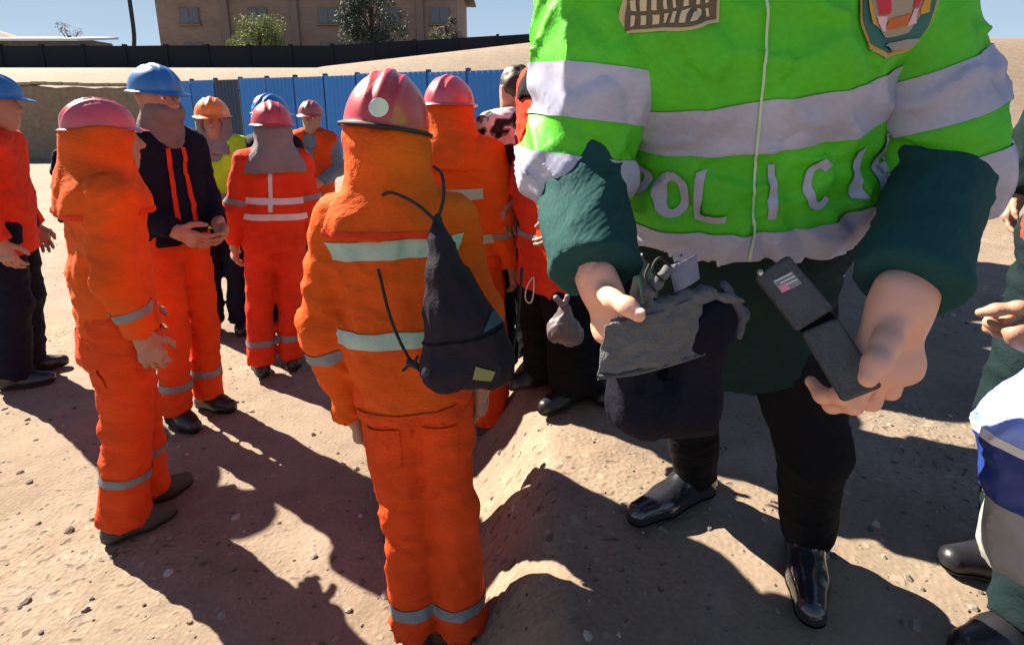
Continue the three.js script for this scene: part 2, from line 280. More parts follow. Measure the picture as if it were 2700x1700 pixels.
/* o: at [x,y,z], yaw, tall (top of head), wide, lean [x,z] per metre, pose, cell, jacket/trousers/boots materials, ...  */
function person(o) {
  const g = new THREE.Group(); g.position.set(...o.at); g.rotation.y = o.yaw ?? 0;
  const sc = (o.tall ?? 1.72) / 1.72, w = (o.wide ?? 1) * sc, cy = Math.cos(o.yaw ?? 0), sy = Math.sin(o.yaw ?? 0), L = o.lean ?? [0, 0];
  const lx = L[0] * cy - L[1] * sy, lz = L[0] * sy + L[1] * cy;
  const J = {};
  if (o.joints) Object.assign(J, o.joints); else for (const k in STAND) { const a = (o.pose && o.pose[k]) || STAND[k]; const y = a[1] * sc; J[k] = [a[0] * w + lx * y, y, a[2] * w + lz * y]; }
  const h = o.cell ?? 0.013, loose = o.loose ?? 0.012, seedO = o.seed ?? 0, fa = o.fold ?? 0.010;
  const b = w * (o.bulk ?? 1), P = { group: g, J };
  const C = mix(J.shL, J.shR, 0.5), Hm = mix(J.hipL, J.hipR, 0.5), axis = norm(sub(C, Hm)), Ltor = len(sub(C, Hm));
  const torso = (r, hem, drop) => {
    const pr = [], base = add(Hm, mul(axis, -drop));
    for (const s of ['L', 'R']) {
      const sh = mix(J['sh' + s], C, o.torsoIn ?? 0.42), hp = add(base, mul(sub(J['hip' + s], Hm), 0.75)), md = mix(sh, hp, 0.55);
      pr.push(cap(mix(sh, hp, 0.06), md, (0.100 + r) * b, (0.098 + r) * b), cap(md, hp, (0.098 + r) * b, (0.104 + r) * b), cap(mix(J['sh' + s], C, 0.08), J.neck, (0.062 + r) * b, (0.05 + r) * b));
    }
    pr.push(cap(mix(C, base, 0.14), base, (0.092 + r) * b, (0.10 + r) * b));
    return { name: 'torso', prims: pr, k: 0.06, cuts: hem === null ? [] : [[add(Hm, mul(axis, hem)), mul(axis, -1)]] };
  };
  const arm = (s, r, t1 = 1, flare = 0) => {
    const S = J['sh' + s], E = J['el' + s], W = J['wr' + s], pr = [cap(S, E, (0.066 + r) * b, (0.054 + r) * b)], cuts = [];
    if (t1 > 0) { const q = mix(E, W, Math.min(1.1, t1 + 0.06)), f = cap(E, q, (0.054 + r) * b, (0.043 + r + flare) * b); f.cut = [mix(E, W, t1), norm(sub(W, E))]; pr.push(f); }
    else { const d = norm(sub(E, S)); pr[0] = cap(S, add(E, mul(d, 0.05)), (0.066 + r) * b, (0.058 + r + flare) * b); pr[0].cut = [add(E, mul(d, -t1)), d]; }
    return { name: 'arm' + s, prims: pr, k: 0.035, cuts };
  };
  const leg = (s, r, flare = 0) => {
    const A = J['hip' + s], K = J['kn' + s], N = J['an' + s], d = norm(sub(N, K)), end = add(N, mul(d, 0.03));
    return { name: 'leg' + s, prims: [cap(add(A, mul(axis, 0.02)), K, (0.088 + r) * b, (0.066 + r) * b), cap(K, end, (0.066 + r) * b, (0.056 + r + flare) * b)], k: 0.03, cuts: [[add(N, mul(d, o.cuff ?? 0.01)), d]] };
  };
  // the body: one continuous figure inside the clothes; head and hands on finer grids
  const bodyG = [{ prims: [cap(J.pelvis, J.chest, 0.075 * b, 0.07 * b), cap(J.chest, J.neck, 0.065 * b, 0.050 * sc), cap(J.neck, add(J.head, [0, -0.05 * sc, -0.01]), 0.05 * sc, 0.05 * sc)], k: 0.05 }];
  for (const s of ['L', 'R']) {
    bodyG.push({ prims: [cap(mix(J.chest, J['sh' + s], 0.4), J['sh' + s], 0.06 * b, 0.05 * b), cap(J['sh' + s], J['el' + s], 0.048 * b, 0.038 * b), cap(J['el' + s], J['wr' + s], 0.038 * b, 0.027 * sc)], k: 0.03 });
    bodyG.push({ prims: [cap(J['hip' + s], J['kn' + s], 0.075 * b, 0.05 * b), cap(J['kn' + s], J['an' + s], 0.05 * b, 0.036 * b)], k: 0.03 });
  }
  const geos = [iso(bodyG, Math.max(h, 0.015), { k: 0.04 })];
  geos.push(iso(headGroups(J.head, { s: sc }), Math.max(0.004, h * 0.42), { k: 0.012 }));
  P.hands = {};
  for (const s of ['L', 'R']) {
    const ho = (o.hands && o.hands[s]) || {}, d = ho.dir ?? sub(J['wr' + s], J['el' + s]), palm = ho.palm ?? (s === 'L' ? [-1, 0, 0.2] : [1, 0, 0.2]);
    const H = hand(J['wr' + s], d, palm, s === 'L' ? -1 : 1, { ...ho, s: sc * (ho.s ?? 1), back: sub(J['el' + s], J['wr' + s]) }); P.hands[s] = H;
    geos.push(iso(H.groups, o.handCell ?? Math.max(0.0035, h * 0.35), { k: 0.006 }));
  }
  P.body = part(g, 'body', mergeGeometries(geos), o.skin ?? M.skinBrown);
  const jt = o.jacket;
  if (jt) {
    const gr = [torso(loose, o.hem ?? -0.06, o.drop ?? 0.10), arm('L', loose * 0.9, o.sleeve ?? 0.97, 0.004), arm('R', loose * 0.9, o.sleeve ?? 0.97, 0.004)];
    P.jacketG = gr; const geo = iso(gr, h, { k: o.armBlend ?? 0.016, wr: folds(fa, 7, 11, seedO) });
    P.jacket = part(g, o.jacketName ?? 'jacket', geo, jt);
  }
  if (o.vest) {
    const gr = [torso(loose + 0.012, o.vestHem ?? -0.02, 0.08)]; gr[0].minus = [cap(add(J.neck, [0, 0.02, 0.0]), add(J.neck, [0, -0.10, 0.16]), 0.06, 0.05)];
    P.vest = part(g, 'vest', iso(gr, h, { k: 0.03, wr: folds(fa, 7, 11, seedO) }), o.vest);
  }
  {
    const pr = torso(loose - 0.004, null, 0.02); pr.name = 'hips'; pr.prims = [cap(J.hipL, J.hipR, (0.092 + loose) * b), cap(add(J.hipL, mul(axis, 0.10)), add(J.hipR, mul(axis, 0.10)), (0.080 + loose * 0.5) * b)];
    const gr = [pr, leg('L', o.legLoose ?? loose + 0.008, o.flare ?? 0.016), leg('R', o.legLoose ?? loose + 0.008, o.flare ?? 0.016)]; P.trousersG = gr;
    P.trousers = part(g, 'trousers', iso(gr, h, { k: 0.022, wr: folds(o.legFold ?? fa, 6, 10, seedO + 9) }), o.trousers);
  }
  for (const s of ['L', 'R']) {
    const A = J['an' + s], T = J['to' + s], fd = norm([T[0] - A[0], 0, T[2] - A[2]]), fl = o.floor ? o.floor[s] : 0, heel = [A[0] - fd[0] * 0.035, fl + 0.042 * sc, A[2] - fd[2] * 0.035], toe = [T[0], fl + 0.038 * sc, T[2]], ball = mix(heel, toe, 0.62);
    const gr = [{ prims: [cap(A, add(A, [0, 0.09, 0]), 0.046 * sc, 0.05 * sc), cap(A, heel, 0.046 * sc, 0.043 * sc), cap(heel, ball, 0.042 * sc, 0.046 * sc), cap(ball, toe, 0.046 * sc, 0.036 * sc), cap(A, ball, 0.044 * sc, 0.036 * sc)], k: 0.02, cuts: [[[0, fl + 0.004, 0], [0, -1, 0]]] }];
    const geo = iso(gr, o.shoeCell ?? Math.min(h, 0.008), { k: 0.01 });
    const bt = part(g, o.bootName ?? 'boot', geo, o.boots ?? M.bootBlack);
    part(bt, 'sole', tape(geo, (x, y) => [0, y], strip(fl - 0.01, fl + 0.022), 0.003), M.sole);
    P['boot' + s] = bt;
  }
  if (o.cape) {                                          // cloth hanging from the helmet over nape and shoulders
    const hd = J.head, n = J.neck, gr = [{ prims: [ell(add(hd, [0, 0.0, -0.01]), [0.098 * sc, 0.12 * sc, 0.112 * sc]), cap(add(hd, [0, -0.02, -0.012]), add(n, [0, 0.0, -0.012]), 0.100 * sc, 0.118 * b), cap(add(n, [-0.06, -0.06, -0.005]), add(n, [0.06, -0.06, -0.005]), 0.128 * b), cap(add(n, [-0.06, -0.12, -0.005]), add(n, [0.06, -0.12, -0.005]), 0.136 * b)], k: 0.05, cuts: [[add(hd, [0, 0.045 * sc, 0]), [0, 1, 0]], [add(n, [0, -0.075 + (o.capeDrop ?? 0), 0]), [0, -1, 0]]], minus: o.capeClosed ? [] : [cap(add(hd, [0, -0.02, 0.06]), add(hd, [0, -0.02, 0.25]), 0.062 * sc, 0.09)] }];
    P.cape = part(g, 'neck_cape', iso(gr, Math.min(h, 0.011), { k: 0.02, wr: folds(0.007, 9, 7, seedO + 3) }), o.cape);
    const hy = n[1] - 0.075 + (o.capeDrop ?? 0); if (o.capeHem) part(P.cape, 'hem', tape(P.cape.geometry, (x, y) => [0, y], strip(hy + 0.004, hy + 0.02), 0.003), o.capeHem);
  }
  if (o.helmet) {
    const hg = part(g, 'helmet', o.helmetGeo ?? helmetShape, o.helmet), t = o.tilt ?? [0, 0, 0];
    hg.position.set(J.head[0], J.head[1] + (o.helmetUp ?? 0.042) * sc, J.head[2] - 0.005); hg.rotation.set(...t); hg.scale.setScalar(sc * (o.helmetScale ?? 1)); P.helmet = hg;
  } else {
    const gr = [{ prims: [ell(add(J.head, [0, 0.045 * sc, -0.02]), [0.086 * sc, 0.092 * sc, 0.102 * sc])], k: 0.02, minus: [cap(add(J.head, [0, -0.03, 0.09]), add(J.head, [0, 0.0, 0.2]), 0.075 * sc)] }];
    part(g, 'hair', iso(gr, 0.009, { wr: folds(0.006, 24, 24, seedO) }), o.hair ?? M.hair);
  }
  if (o.gaiter) part(g, 'neck_gaiter', iso([{ prims: [cap(add(J.head, [0, -0.05 * sc, 0.012]), add(J.neck, [0, -0.01, 0]), 0.080 * sc, 0.098 * sc), ell(add(J.head, [0, -0.062 * sc, 0.047]), [0.066 * sc, 0.062 * sc, 0.074 * sc]), cap(add(J.neck, [0, 0.0, 0.01]), add(J.neck, [0, -0.03, 0.03]), 0.085, 0.07)], k: 0.03 }], 0.009, { wr: folds(0.005, 12, 22, seedO) }), o.gaiter);
  if (o.face) for (const s of [-1, 1]) {
    const br = part(g, 'eyebrow', tube([[-0.017, -0.002, -0.004], [0, 0.003, 0.002], [0.017, -0.003, -0.004]], 0.004, 8, 5), M.hair); br.position.set(J.head[0] + s * 0.032 * sc, J.head[1] + 0.033 * sc, J.head[2] + 0.088 * sc);
    const e = part(g, 'eye', new THREE.SphereGeometry(0.0125, 14, 10), M.eyeWhite); e.position.set(J.head[0] + s * 0.03 * sc, J.head[1] + 0.008, J.head[2] + 0.078 * sc);
    const ir = part(e, 'iris', new THREE.SphereGeometry(0.006, 10, 8), M.iris); ir.position.set(0, 0, 0.0085);
  }
  // bands of reflective tape: where = torso / arm / leg, v measured along that axis
  const inGroup = (groups, name) => { const f = (x, y, z) => { let own = 1e9, other = 1e9; for (const q of groups) { const d = groupD(q, x, y, z); if (q.name === name) own = d; else other = Math.min(other, d); } return Math.min(1, other - own); }; f.field = f; return f; };
  P.torsoUV = (x, y, z) => { const q = sub([x, y, z], Hm), v = dot(q, axis), r = sub(q, mul(axis, v)); return [Math.atan2(r[0], r[2]) * 0.18, v]; };
  P.Ltor = Ltor;
  P.band = (where, t0, t1, m, off = 0.003, name = 'reflective_band') => {
    let geo, uv, gs, nm = where, a, bb;
    if (where === 'torso' || where === 'vest') { geo = where === 'vest' ? P.vest : P.jacket; gs = where === 'vest' ? null : P.jacketG; uv = (x, y, z) => [0, P.torsoUV(x, y, z)[1]]; nm = 'torso'; t0 *= Ltor; t1 *= Ltor; }
    else {
      const s = where[where.length - 1];
      if (where.startsWith('fore')) { geo = P.jacket; gs = P.jacketG; nm = 'arm' + s; a = J['el' + s]; bb = J['wr' + s]; }
      else if (where.startsWith('arm')) { geo = P.jacket; gs = P.jacketG; a = J['sh' + s]; bb = J['el' + s]; }
      else { geo = P.trousers; gs = P.trousersG; nm = 'leg' + s; a = where.startsWith('shin') ? J['kn' + s] : J['hip' + s]; bb = where.startsWith('shin') ? J['an' + s] : J['kn' + s]; }
      const d = norm(sub(bb, a)), l = len(sub(bb, a)); uv = (x, y, z) => [0, dot(sub([x, y, z], a), d)]; t0 *= l; t1 *= l;
    }
    return part(geo, name, tape(geo.geometry, uv, strip(Math.min(t0, t1), Math.max(t0, t1)), off, gs ? inGroup(gs, nm) : null), m);
  };
  P.inGroup = inGroup; P.torso = torso; P.arm = arm; P.axis = axis; P.Hm = Hm;
  return P;
}

// ---------------------------------------------------------------- ground: one sheet, with the dirt bank up to the higher lane and the far slope
const crest = (x) => x < -13 ? 4.45 : lerp(4.5, 5.95, clamp((x + 13) / 13, 0, 1.3));
function groundY(x, z) {
  const wob = 0.05 * noise(0.3, z * 1.3, 2) + 0.02 * noise(1, z * 5, 3);
  let y = 0.35 * sst(-0.20 + wob, 0.17 + wob, x) * sst(-13, -8, z);
  const far = sst(19, 39, -z); if (far > 0) y += crest(x) * far;
  const near = sst(-16, -6, z);
  y += near * (0.010 * noise(x * 1.7, 0, z * 1.7) + 0.006 * noise(x * 6, 1, z * 6) + 0.003 * noise(x * 17, 2, z * 17));
  return y;
}
const dirtTex = grain(1024, (u, v) => {
  const a = tn(u, v, 6, 11), b = tn(u, v, 26, 12), c = tn(u, v, 110, 13), e = tn(u, v, 60, 14), f = tn(u, v, 45, 15);
  let g = 0.86 + 0.09 * a + 0.08 * b + 0.10 * c; const spot = 0.26 * sst(0.36, 0.46, e), pale = 0.12 * sst(0.38, 0.48, f); g += pale - spot;
  return [g * 1.0, g * (0.985 + 0.02 * a), g * (0.965 + 0.05 * a)];
});
const dirtBump = grain(1024, (u, v) => { const e = tn(u, v, 60, 14), f = tn(u, v, 45, 15); const g = 0.45 + 0.2 * tn(u, v, 26, 12) + 0.22 * tn(u, v, 110, 13) + (e > 0.3 ? 0.16 : 0) + (f > 0.4 ? 0.14 : 0); return [g, g, g]; }, false);
{
  const ax = (n, a, span, p) => { const r = []; for (let i = -n; i <= n; i++) { const t = i / n; r.push(a * t + Math.sign(t) * span * Math.abs(t) ** p); } return r; };
  const xs = ax(230, 7, 500, 8), zs = ax(260, 9, 500, 8).map((z) => z - 3.5);
  const pos = [], col = [], uv = [], idx = [], nx = xs.length;
  for (const z of zs) for (const x of xs) {
    pos.push(x, groundY(x, z), z); uv.push(x / 1.6, z / 1.6);
    const n = noise(x * 0.7, 4, z * 0.7) * 0.10 + noise(x * 2.3, 5, z * 2.3) * 0.09, red = noise(x * 0.45, 9, z * 0.45) * 0.06, k = 1 + n;
    col.push(0.262 * k * (1 + red), 0.210 * k, 0.158 * k * (1 - red));
  }
  for (let j = 0; j < zs.length - 1; j++) for (let i = 0; i < nx - 1; i++) { const a = j * nx + i; idx.push(a, a + nx, a + 1, a + 1, a + nx, a + nx + 1); }
  const g = new THREE.BufferGeometry(); g.setAttribute('position', new THREE.Float32BufferAttribute(pos, 3)); g.setAttribute('color', new THREE.Float32BufferAttribute(col, 3)); g.setAttribute('uv', new THREE.Float32BufferAttribute(uv, 2)); g.setIndex(idx); g.computeVertexNormals();
  const m = new THREE.MeshStandardMaterial({ vertexColors: true, map: dirtTex, bumpMap: dirtBump, bumpScale: 0.008, roughness: 0.95, side: THREE.DoubleSide });
  top(shade(new THREE.Mesh(g, m)), 'ground', 'sunlit beige dirt yard with small pebbles', 'ground', null, 'structure');
}
{ // loose gravel
  const g = new THREE.DodecahedronGeometry(1, 0), p = g.attributes.position;
  for (let i = 0; i < p.count; i++) { const x = p.getX(i), y = p.getY(i), z = p.getZ(i), s = 1 + 0.28 * noise(x * 2, y * 2, z * 2); p.setXYZ(i, x * s, y * s * 0.62, z * s); }
  g.computeVertexNormals();
  const N = 2600, im = shade(new THREE.InstancedMesh(g, plain(1, 1, 1, 0.9), N)), o = new THREE.Object3D(), c = new THREE.Color();
  for (let i = 0; i < N; i++) {
    const z = -0.7 - 7 * rnd() ** 1.6, x = (rnd() - 0.62) * (2.4 - z * 1.7), r = 0.003 + 0.009 * rnd() ** 4;
    o.position.set(x, groundY(x, z) + r * 0.2, z); o.rotation.set(rnd() * 0.6, rnd() * 6.3, rnd() * 0.6); o.scale.set(r * (1 + rnd()), r, r * (1 + rnd() * 0.6)); o.updateMatrix(); im.setMatrixAt(i, o.matrix);
    const t = rnd(), k = t < 0.25 ? 0.07 : t > 0.8 ? 0.30 : 0.17; im.setColorAt(i, c.setRGB(k * 1.1, k * 0.95, k * 0.8));
  }
  top(im, 'gravel', 'loose pebbles scattered over the dirt', 'gravel', null, 'stuff');
}

// ---------------------------------------------------------------- far setting
const wallTex = grain(512, (u, v) => { const g = 0.88 + 0.12 * tn(u, v, 7, 21) + 0.1 * tn(u, v, 40, 22); return [g, g * 0.99, g * 0.97]; });
const wallM = (r, g, b, o = {}) => new THREE.MeshStandardMaterial({ color: new THREE.Color().setRGB(r, g, b), map: wallTex, roughness: 0.9, side: THREE.DoubleSide, ...o });
const boxG = (w, h, d) => { const g = new THREE.BoxGeometry(w, h, d); return g; };
{ // blue hoarding: corrugated sheets between posts
  const g = new THREE.Group(); const A = [0.9, -11.3], B = [-10.5, -16.8], L = Math.hypot(B[0] - A[0], B[1] - A[1]), a = Math.atan2(-(B[1] - A[1]), B[0] - A[0]);
  g.position.set(A[0], 0, A[1]); g.rotation.y = a;
  const n = 12, w = L / n, sheet = new THREE.Shape(); const t = 0.0012;
  const pts = []; for (let i = 0; i <= 48; i++) pts.push([(i / 48) * (w - 0.05), 0.007 * Math.sign(Math.sin(i / 48 * Math.PI * 14)) * Math.min(1, Math.abs(Math.sin(i / 48 * Math.PI * 14)) * 1.8)]);
  sheet.moveTo(pts[0][0], pts[0][1] - 0.006); pts.forEach((q) => sheet.lineTo(q[0], q[1] - 0.006)); [...pts].reverse().forEach((q) => sheet.lineTo(q[0], q[1] + 0.006));
  const sg = new THREE.ExtrudeGeometry(sheet, { depth: 2.42, bevelEnabled: false }); sg.rotateX(-Math.PI / 2);
  const mats = [[0.02, 0.19, 0.56], [0.018, 0.17, 0.52], [0.022, 0.2, 0.58]].map((c) => plain(...c, 0.55));
  for (let i = 0; i < n; i++) { const m = part(g, 'panel', sg, mats[i % 3]); m.position.set(i * w + 0.025, -0.02 + 0.03 * rnd(), 0); if (i === 9) m.material = plain(0.012, 0.03, 0.075, 0.5); }
  const pg = boxG(0.09, 2.5, 0.09); for (let i = 0; i <= n; i++) { const m = part(g, 'post', pg, plain(0.02, 0.05, 0.11, 0.6)); m.position.set(i * w, 1.22, 0.07); }
  const rail = part(g, 'rail', boxG(L, 0.05, 0.05), plain(0.015, 0.07, 0.2, 0.6)); rail.position.set(L / 2, 2.1, 0.04);
  top(g, 'site_fence', 'long bright blue corrugated hoarding behind the workers', 'fence');
}
{ // tan earth wall at the left of the yard
  const g = new THREE.Group(); g.position.set(-14.6, 0, -18.2); g.rotation.y = 0.12;
  const sh = new THREE.Shape(); const L = 9.5; sh.moveTo(-L / 2, -0.1); sh.lineTo(L / 2, -0.1); sh.lineTo(L / 2, 2.2);
  for (let i = 0; i <= 30; i++) sh.lineTo(L / 2 - i / 30 * L, 2.28 + 0.1 * noise(i * 0.5, 2, 1) + 0.06 * noise(i * 1.7, 3, 1));
  const m = new THREE.ExtrudeGeometry(sh, { depth: 0.35, bevelEnabled: true, bevelSize: 0.03, bevelThickness: 0.03, bevelSegments: 2 });
  part(g, 'wall', m, wallM(0.34, 0.25, 0.17));
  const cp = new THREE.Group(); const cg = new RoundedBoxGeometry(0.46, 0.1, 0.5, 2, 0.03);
  for (let i = 0; i < 20; i++) { const c = part(g, 'coping_stone', cg, wallM(0.45, 0.36, 0.26)); c.position.set(-L / 2 + 0.25 + i * 0.475, 2.40 + 0.05 * noise(i * 0.6, 5, 5), 0.17); c.rotation.set(0, 0.1 * (rnd() - 0.5), 0.06 * (rnd() - 0.5)); }  // paler blocks put the sunlit top edge of the wall into colour
  top(g, 'earth_wall', 'tan earth wall with sunlit top edge coloured in paler, at the left behind the crowd', 'wall');
}
{ // long dark wall on the crest
  const g = new THREE.Group(); g.position.set(0, 0, -40.6);
  const seg = 26, x0 = -52, x1 = 26, w = (x1 - x0) / seg;
  const topY = (x) => x < -13 ? 6.12 : lerp(6.15, 6.85, clamp((x + 13) / 13, 0, 1.6));
  const m1 = [wallM(0.007, 0.008, 0.022), wallM(0.009, 0.009, 0.022), wallM(0.006, 0.010, 0.018)];
  for (let i = 0; i < seg; i++) {
    const a = x0 + i * w, b = a + w - 0.06, sh = new THREE.Shape(); sh.moveTo(a, 3); sh.lineTo(b, 3); sh.lineTo(b, topY(b) + 0.05 * noise(i, 1, 1)); sh.lineTo(a, topY(a) + 0.05 * noise(i, 2, 1));
    part(g, 'panel', new THREE.ExtrudeGeometry(sh, { depth: 0.2, bevelEnabled: false }), m1[i % 3]);
    const p = part(g, 'post', boxG(0.22, 4, 0.3), m1[(i + 1) % 3]); p.position.set(a - 0.03, topY(a) - 1.9, 0.12);
  }
  top(g, 'boundary_wall', 'long dark navy boundary wall running along the crest of the slope', 'wall');
}
{ // brown building
  const g = new THREE.Group(); g.position.set(0, 4.4, -58);
  const X0 = -36.4, X1 = -5.6, top_ = 10.2, brick = wallM(0.30, 0.215, 0.17), brick2 = wallM(0.26, 0.19, 0.16);
  const w = part(g, 'wall', boxG(X1 - X0, top_, 12), brick); w.position.set((X0 + X1) / 2, top_ / 2 - 0.5, -6);
  const f = part(g, 'roof', boxG(X1 - X0 + 2.2, 0.28, 14), wallM(0.12, 0.11, 0.11)); f.position.set((X0 + X1) / 2, top_ - 0.35, -6);
  const fa = part(f, 'fascia', boxG(X1 - X0 + 2.3, 0.10, 0.16), plain(0.6, 0.6, 0.6)); fa.position.set(0, 0.18, 7.05);
  for (const x of [-29.3, -22.2, -15.6, -9.4]) { const p = part(g, 'pilaster', boxG(0.7, top_ - 0.6, 0.3), brick2); p.position.set(x, top_ / 2 - 0.8, 0.16); }
  const glass = plain(0.10, 0.105, 0.12, 0.25);
  for (const x of [-33, -26, -18.8, -12.4, -7.4]) for (const y of [3.2, 6.6]) {
    const win = part(g, 'window', boxG(2.0, 1.6, 0.12), wallM(0.22, 0.16, 0.14)); win.position.set(x, y, 0.06);
    for (const s of [-0.48, 0.48]) { const pn = part(win, 'pane', boxG(0.86, 1.4, 0.04), glass); pn.position.set(s, 0, 0.075); }
    const sl = part(win, 'sill', boxG(2.3, 0.14, 0.3), brick2); sl.position.set(0, -0.88, 0.1);
  }
  top(g, 'building', 'big brown building with flat eaves behind the dark wall', 'building');
}
// foliage: many small leaf quads in clumps round real limbs
const leafG = (() => { const s = new THREE.Shape(); s.moveTo(0, -0.5); s.quadraticCurveTo(0.34, 0, 0, 0.5); s.quadraticCurveTo(-0.34, 0, 0, -0.5); const g = new THREE.ShapeGeometry(s, 3); return g; })();
function tree(name, label, [x, y, z], h, rw, mats, o = {}) {
  const g = new THREE.Group(); g.position.set(x, y, z);
  const limbs = [tube([[0, -0.3, 0], [0.05, h * 0.25, 0.03], [-0.03, h * 0.55, 0], [0, h * 0.8, 0]], 0.035 * h, 10, 7)];
  const clumps = []; const nC = o.clumps ?? 26;
  for (let i = 0; i < nC; i++) { const t = rnd(), a = rnd() * 6.28, rr = rw * (0.25 + 0.75 * Math.sqrt(rnd())) * Math.sin(Math.PI * (0.18 + 0.72 * t)) ** 0.7; clumps.push([Math.cos(a) * rr, h * (o.low ?? 0.25) + h * (1 - (o.low ?? 0.25)) * t * 0.95, Math.sin(a) * rr]); }
  for (const c of clumps.slice(0, 12)) limbs.push(tube([[0, c[1] * 0.55, 0], mix([0, c[1] * 0.7, 0], c, 0.5), c], 0.008 * h, 6, 5));
  part(g, 'trunk', mergeGeometries(limbs), wallM(0.09, 0.07, 0.05));
  const pos = [], nor = [], nL = o.leaves ?? 220, P = leafG.attributes.position, ix = leafG.index.array, ls = o.leaf ?? 0.05 * h, q = new THREE.Object3D(), v = new THREE.Vector3(), per = [[], []];
  clumps.forEach((c, ci) => { const cr = rw * (0.28 + 0.2 * rnd()); for (let i = 0; i < nL; i++) {
    const d = new THREE.Vector3(rnd() - 0.5, rnd() - 0.5, rnd() - 0.5).normalize().multiplyScalar(cr * Math.cbrt(rnd()));
    q.position.set(c[0] + d.x, c[1] + d.y * 0.9, c[2] + d.z); q.rotation.set(rnd() * 6.3, rnd() * 6.3, rnd() * 6.3); q.scale.setScalar(ls * (0.6 + rnd() * 0.8)); q.updateMatrix();
    const out = per[(ci + (rnd() < 0.25 ? 1 : 0)) % 2]; for (const k of ix) { v.fromBufferAttribute(P, k).applyMatrix4(q.matrix); out.push(v.x, v.y, v.z); }
  } });
  const cr = new THREE.Group();
  per.forEach((a, i) => { if (!a.length) return; const gg = new THREE.BufferGeometry(); gg.setAttribute('position', new THREE.Float32BufferAttribute(a, 3)); gg.computeVertexNormals(); const m = part(g, 'crown', gg, mats[i]); m.userData.kind = 'stuff'; });
  return top(g, name, label, o.cat ?? 'tree');
}
const leafM = (r, g, b) => new THREE.MeshPhysicalMaterial({ color: new THREE.Color().setRGB(r, g, b), roughness: 0.8, side: THREE.DoubleSide, transmission: 0.3, thickness: 0 });
tree('shrub', 'yellow green bushy tree against the brown building', [-19.6, 4.4, -43.5], 4.1, 2.0, [leafM(0.16, 0.2, 0.05), leafM(0.11, 0.15, 0.04)], { clumps: 30, leaves: 240, leaf: 0.2, cat: 'tree', low: 0.15 });
tree('dark_tree', 'dense dark green tree in front of the brown building', [-10.9, 4.6, -43.8], 5.9, 2.3, [leafM(0.035, 0.055, 0.035), leafM(0.025, 0.045, 0.03)], { clumps: 40, leaves: 260, leaf: 0.22, low: 0.1 });
tree('olive_tree', 'faint olive green tree beside the right corner of the brown building', [-5.3, 4.8, -45], 4.2, 1.1, [leafM(0.1, 0.11, 0.06), leafM(0.07, 0.085, 0.05)], { clumps: 22, leaves: 160, leaf: 0.18, low: 0.2 });
tree('bare_tree', 'small grey leafless tree beside the leaning pole', [-41, 4.4, -52], 4.9, 1.2, [leafM(0.12, 0.11, 0.12), leafM(0.1, 0.09, 0.1)], { clumps: 20, leaves: 26, leaf: 0.16, low: 0.3 });
tree('bare_tree', 'smaller leafless tree over the white shed roofs', [-47.5, 4.4, -52], 3.9, 0.8, [leafM(0.12, 0.11, 0.12), leafM(0.1, 0.09, 0.1)], { clumps: 14, leaves: 24, leaf: 0.15, low: 0.3 });
for (const [i, x] of [-22.7, -20.9, -18.6, -17.4].entries()) tree('desert_shrub', ['low dry shrub at the far left of the slope', 'second low dry shrub from the left on the slope', 'low dry shrub above the pale top edge of the earth wall', 'dry shrub nearest the blue helmet on the slope'][i], [x - 3, groundY(x - 3, -26.5) - 0.05, -26.5 - i * 0.4], 0.85, 0.6, [leafM(0.15, 0.13, 0.07), leafM(0.10, 0.10, 0.06)], { clumps: 12, leaves: 90, leaf: 0.09, low: 0.1, cat: 'shrub' });
{ // dark leaning pole
  const g = new THREE.Group(); g.position.set(-32.6, 4.3, -47.5);
  part(g, 'shaft', tube([[0, 0, 0], [0.25, 1.6, 0], [0.62, 3.2, 0], [0.72, 6.5, 0], [0.8, 9.5, 0]], 0.16, 24, 8), plain(0.02, 0.02, 0.025, 0.7));
  const a = part(g, 'crossarm', boxG(1.6, 0.12, 0.12), plain(0.04, 0.035, 0.03)); a.position.set(0.8, 8.9, 0.05);
  top(g, 'utility_pole', 'thin dark leaning pole left of the brown building', 'pole');
}
for (const [k, [x, w, y]] of [[-41.3, 8.4, 0.75], [-49.8, 8.6, 0.6]].entries()) { // white-roofed sheds beyond the wall
  const g = new THREE.Group(); g.position.set(x, 4.4, -50);
  const b = part(g, 'wall', boxG(w, 3.6, 4), wallM(0.2, 0.19, 0.18)); b.position.y = 0.65 + y;
  const r = part(g, 'roof', boxG(w + 0.6, 0.22, 5), plain(0.75, 0.76, 0.76, 0.5)); r.position.set(0, 2.62 + y, 0); r.rotation.x = 0.14;
  for (const s of [-0.3, 0.3]) { const d = part(g, 'window', boxG(1.2, 0.9, 0.1), plain(0.05, 0.05, 0.06, 0.3)); d.position.set(w * s, 1.4 + y, 2.03); }
  top(g, 'shed', k ? 'low shed with white roof, nearer the pale hill' : 'low shed with white roof, nearer the leaning pole', 'shed', 'sheds beyond the wall');
}
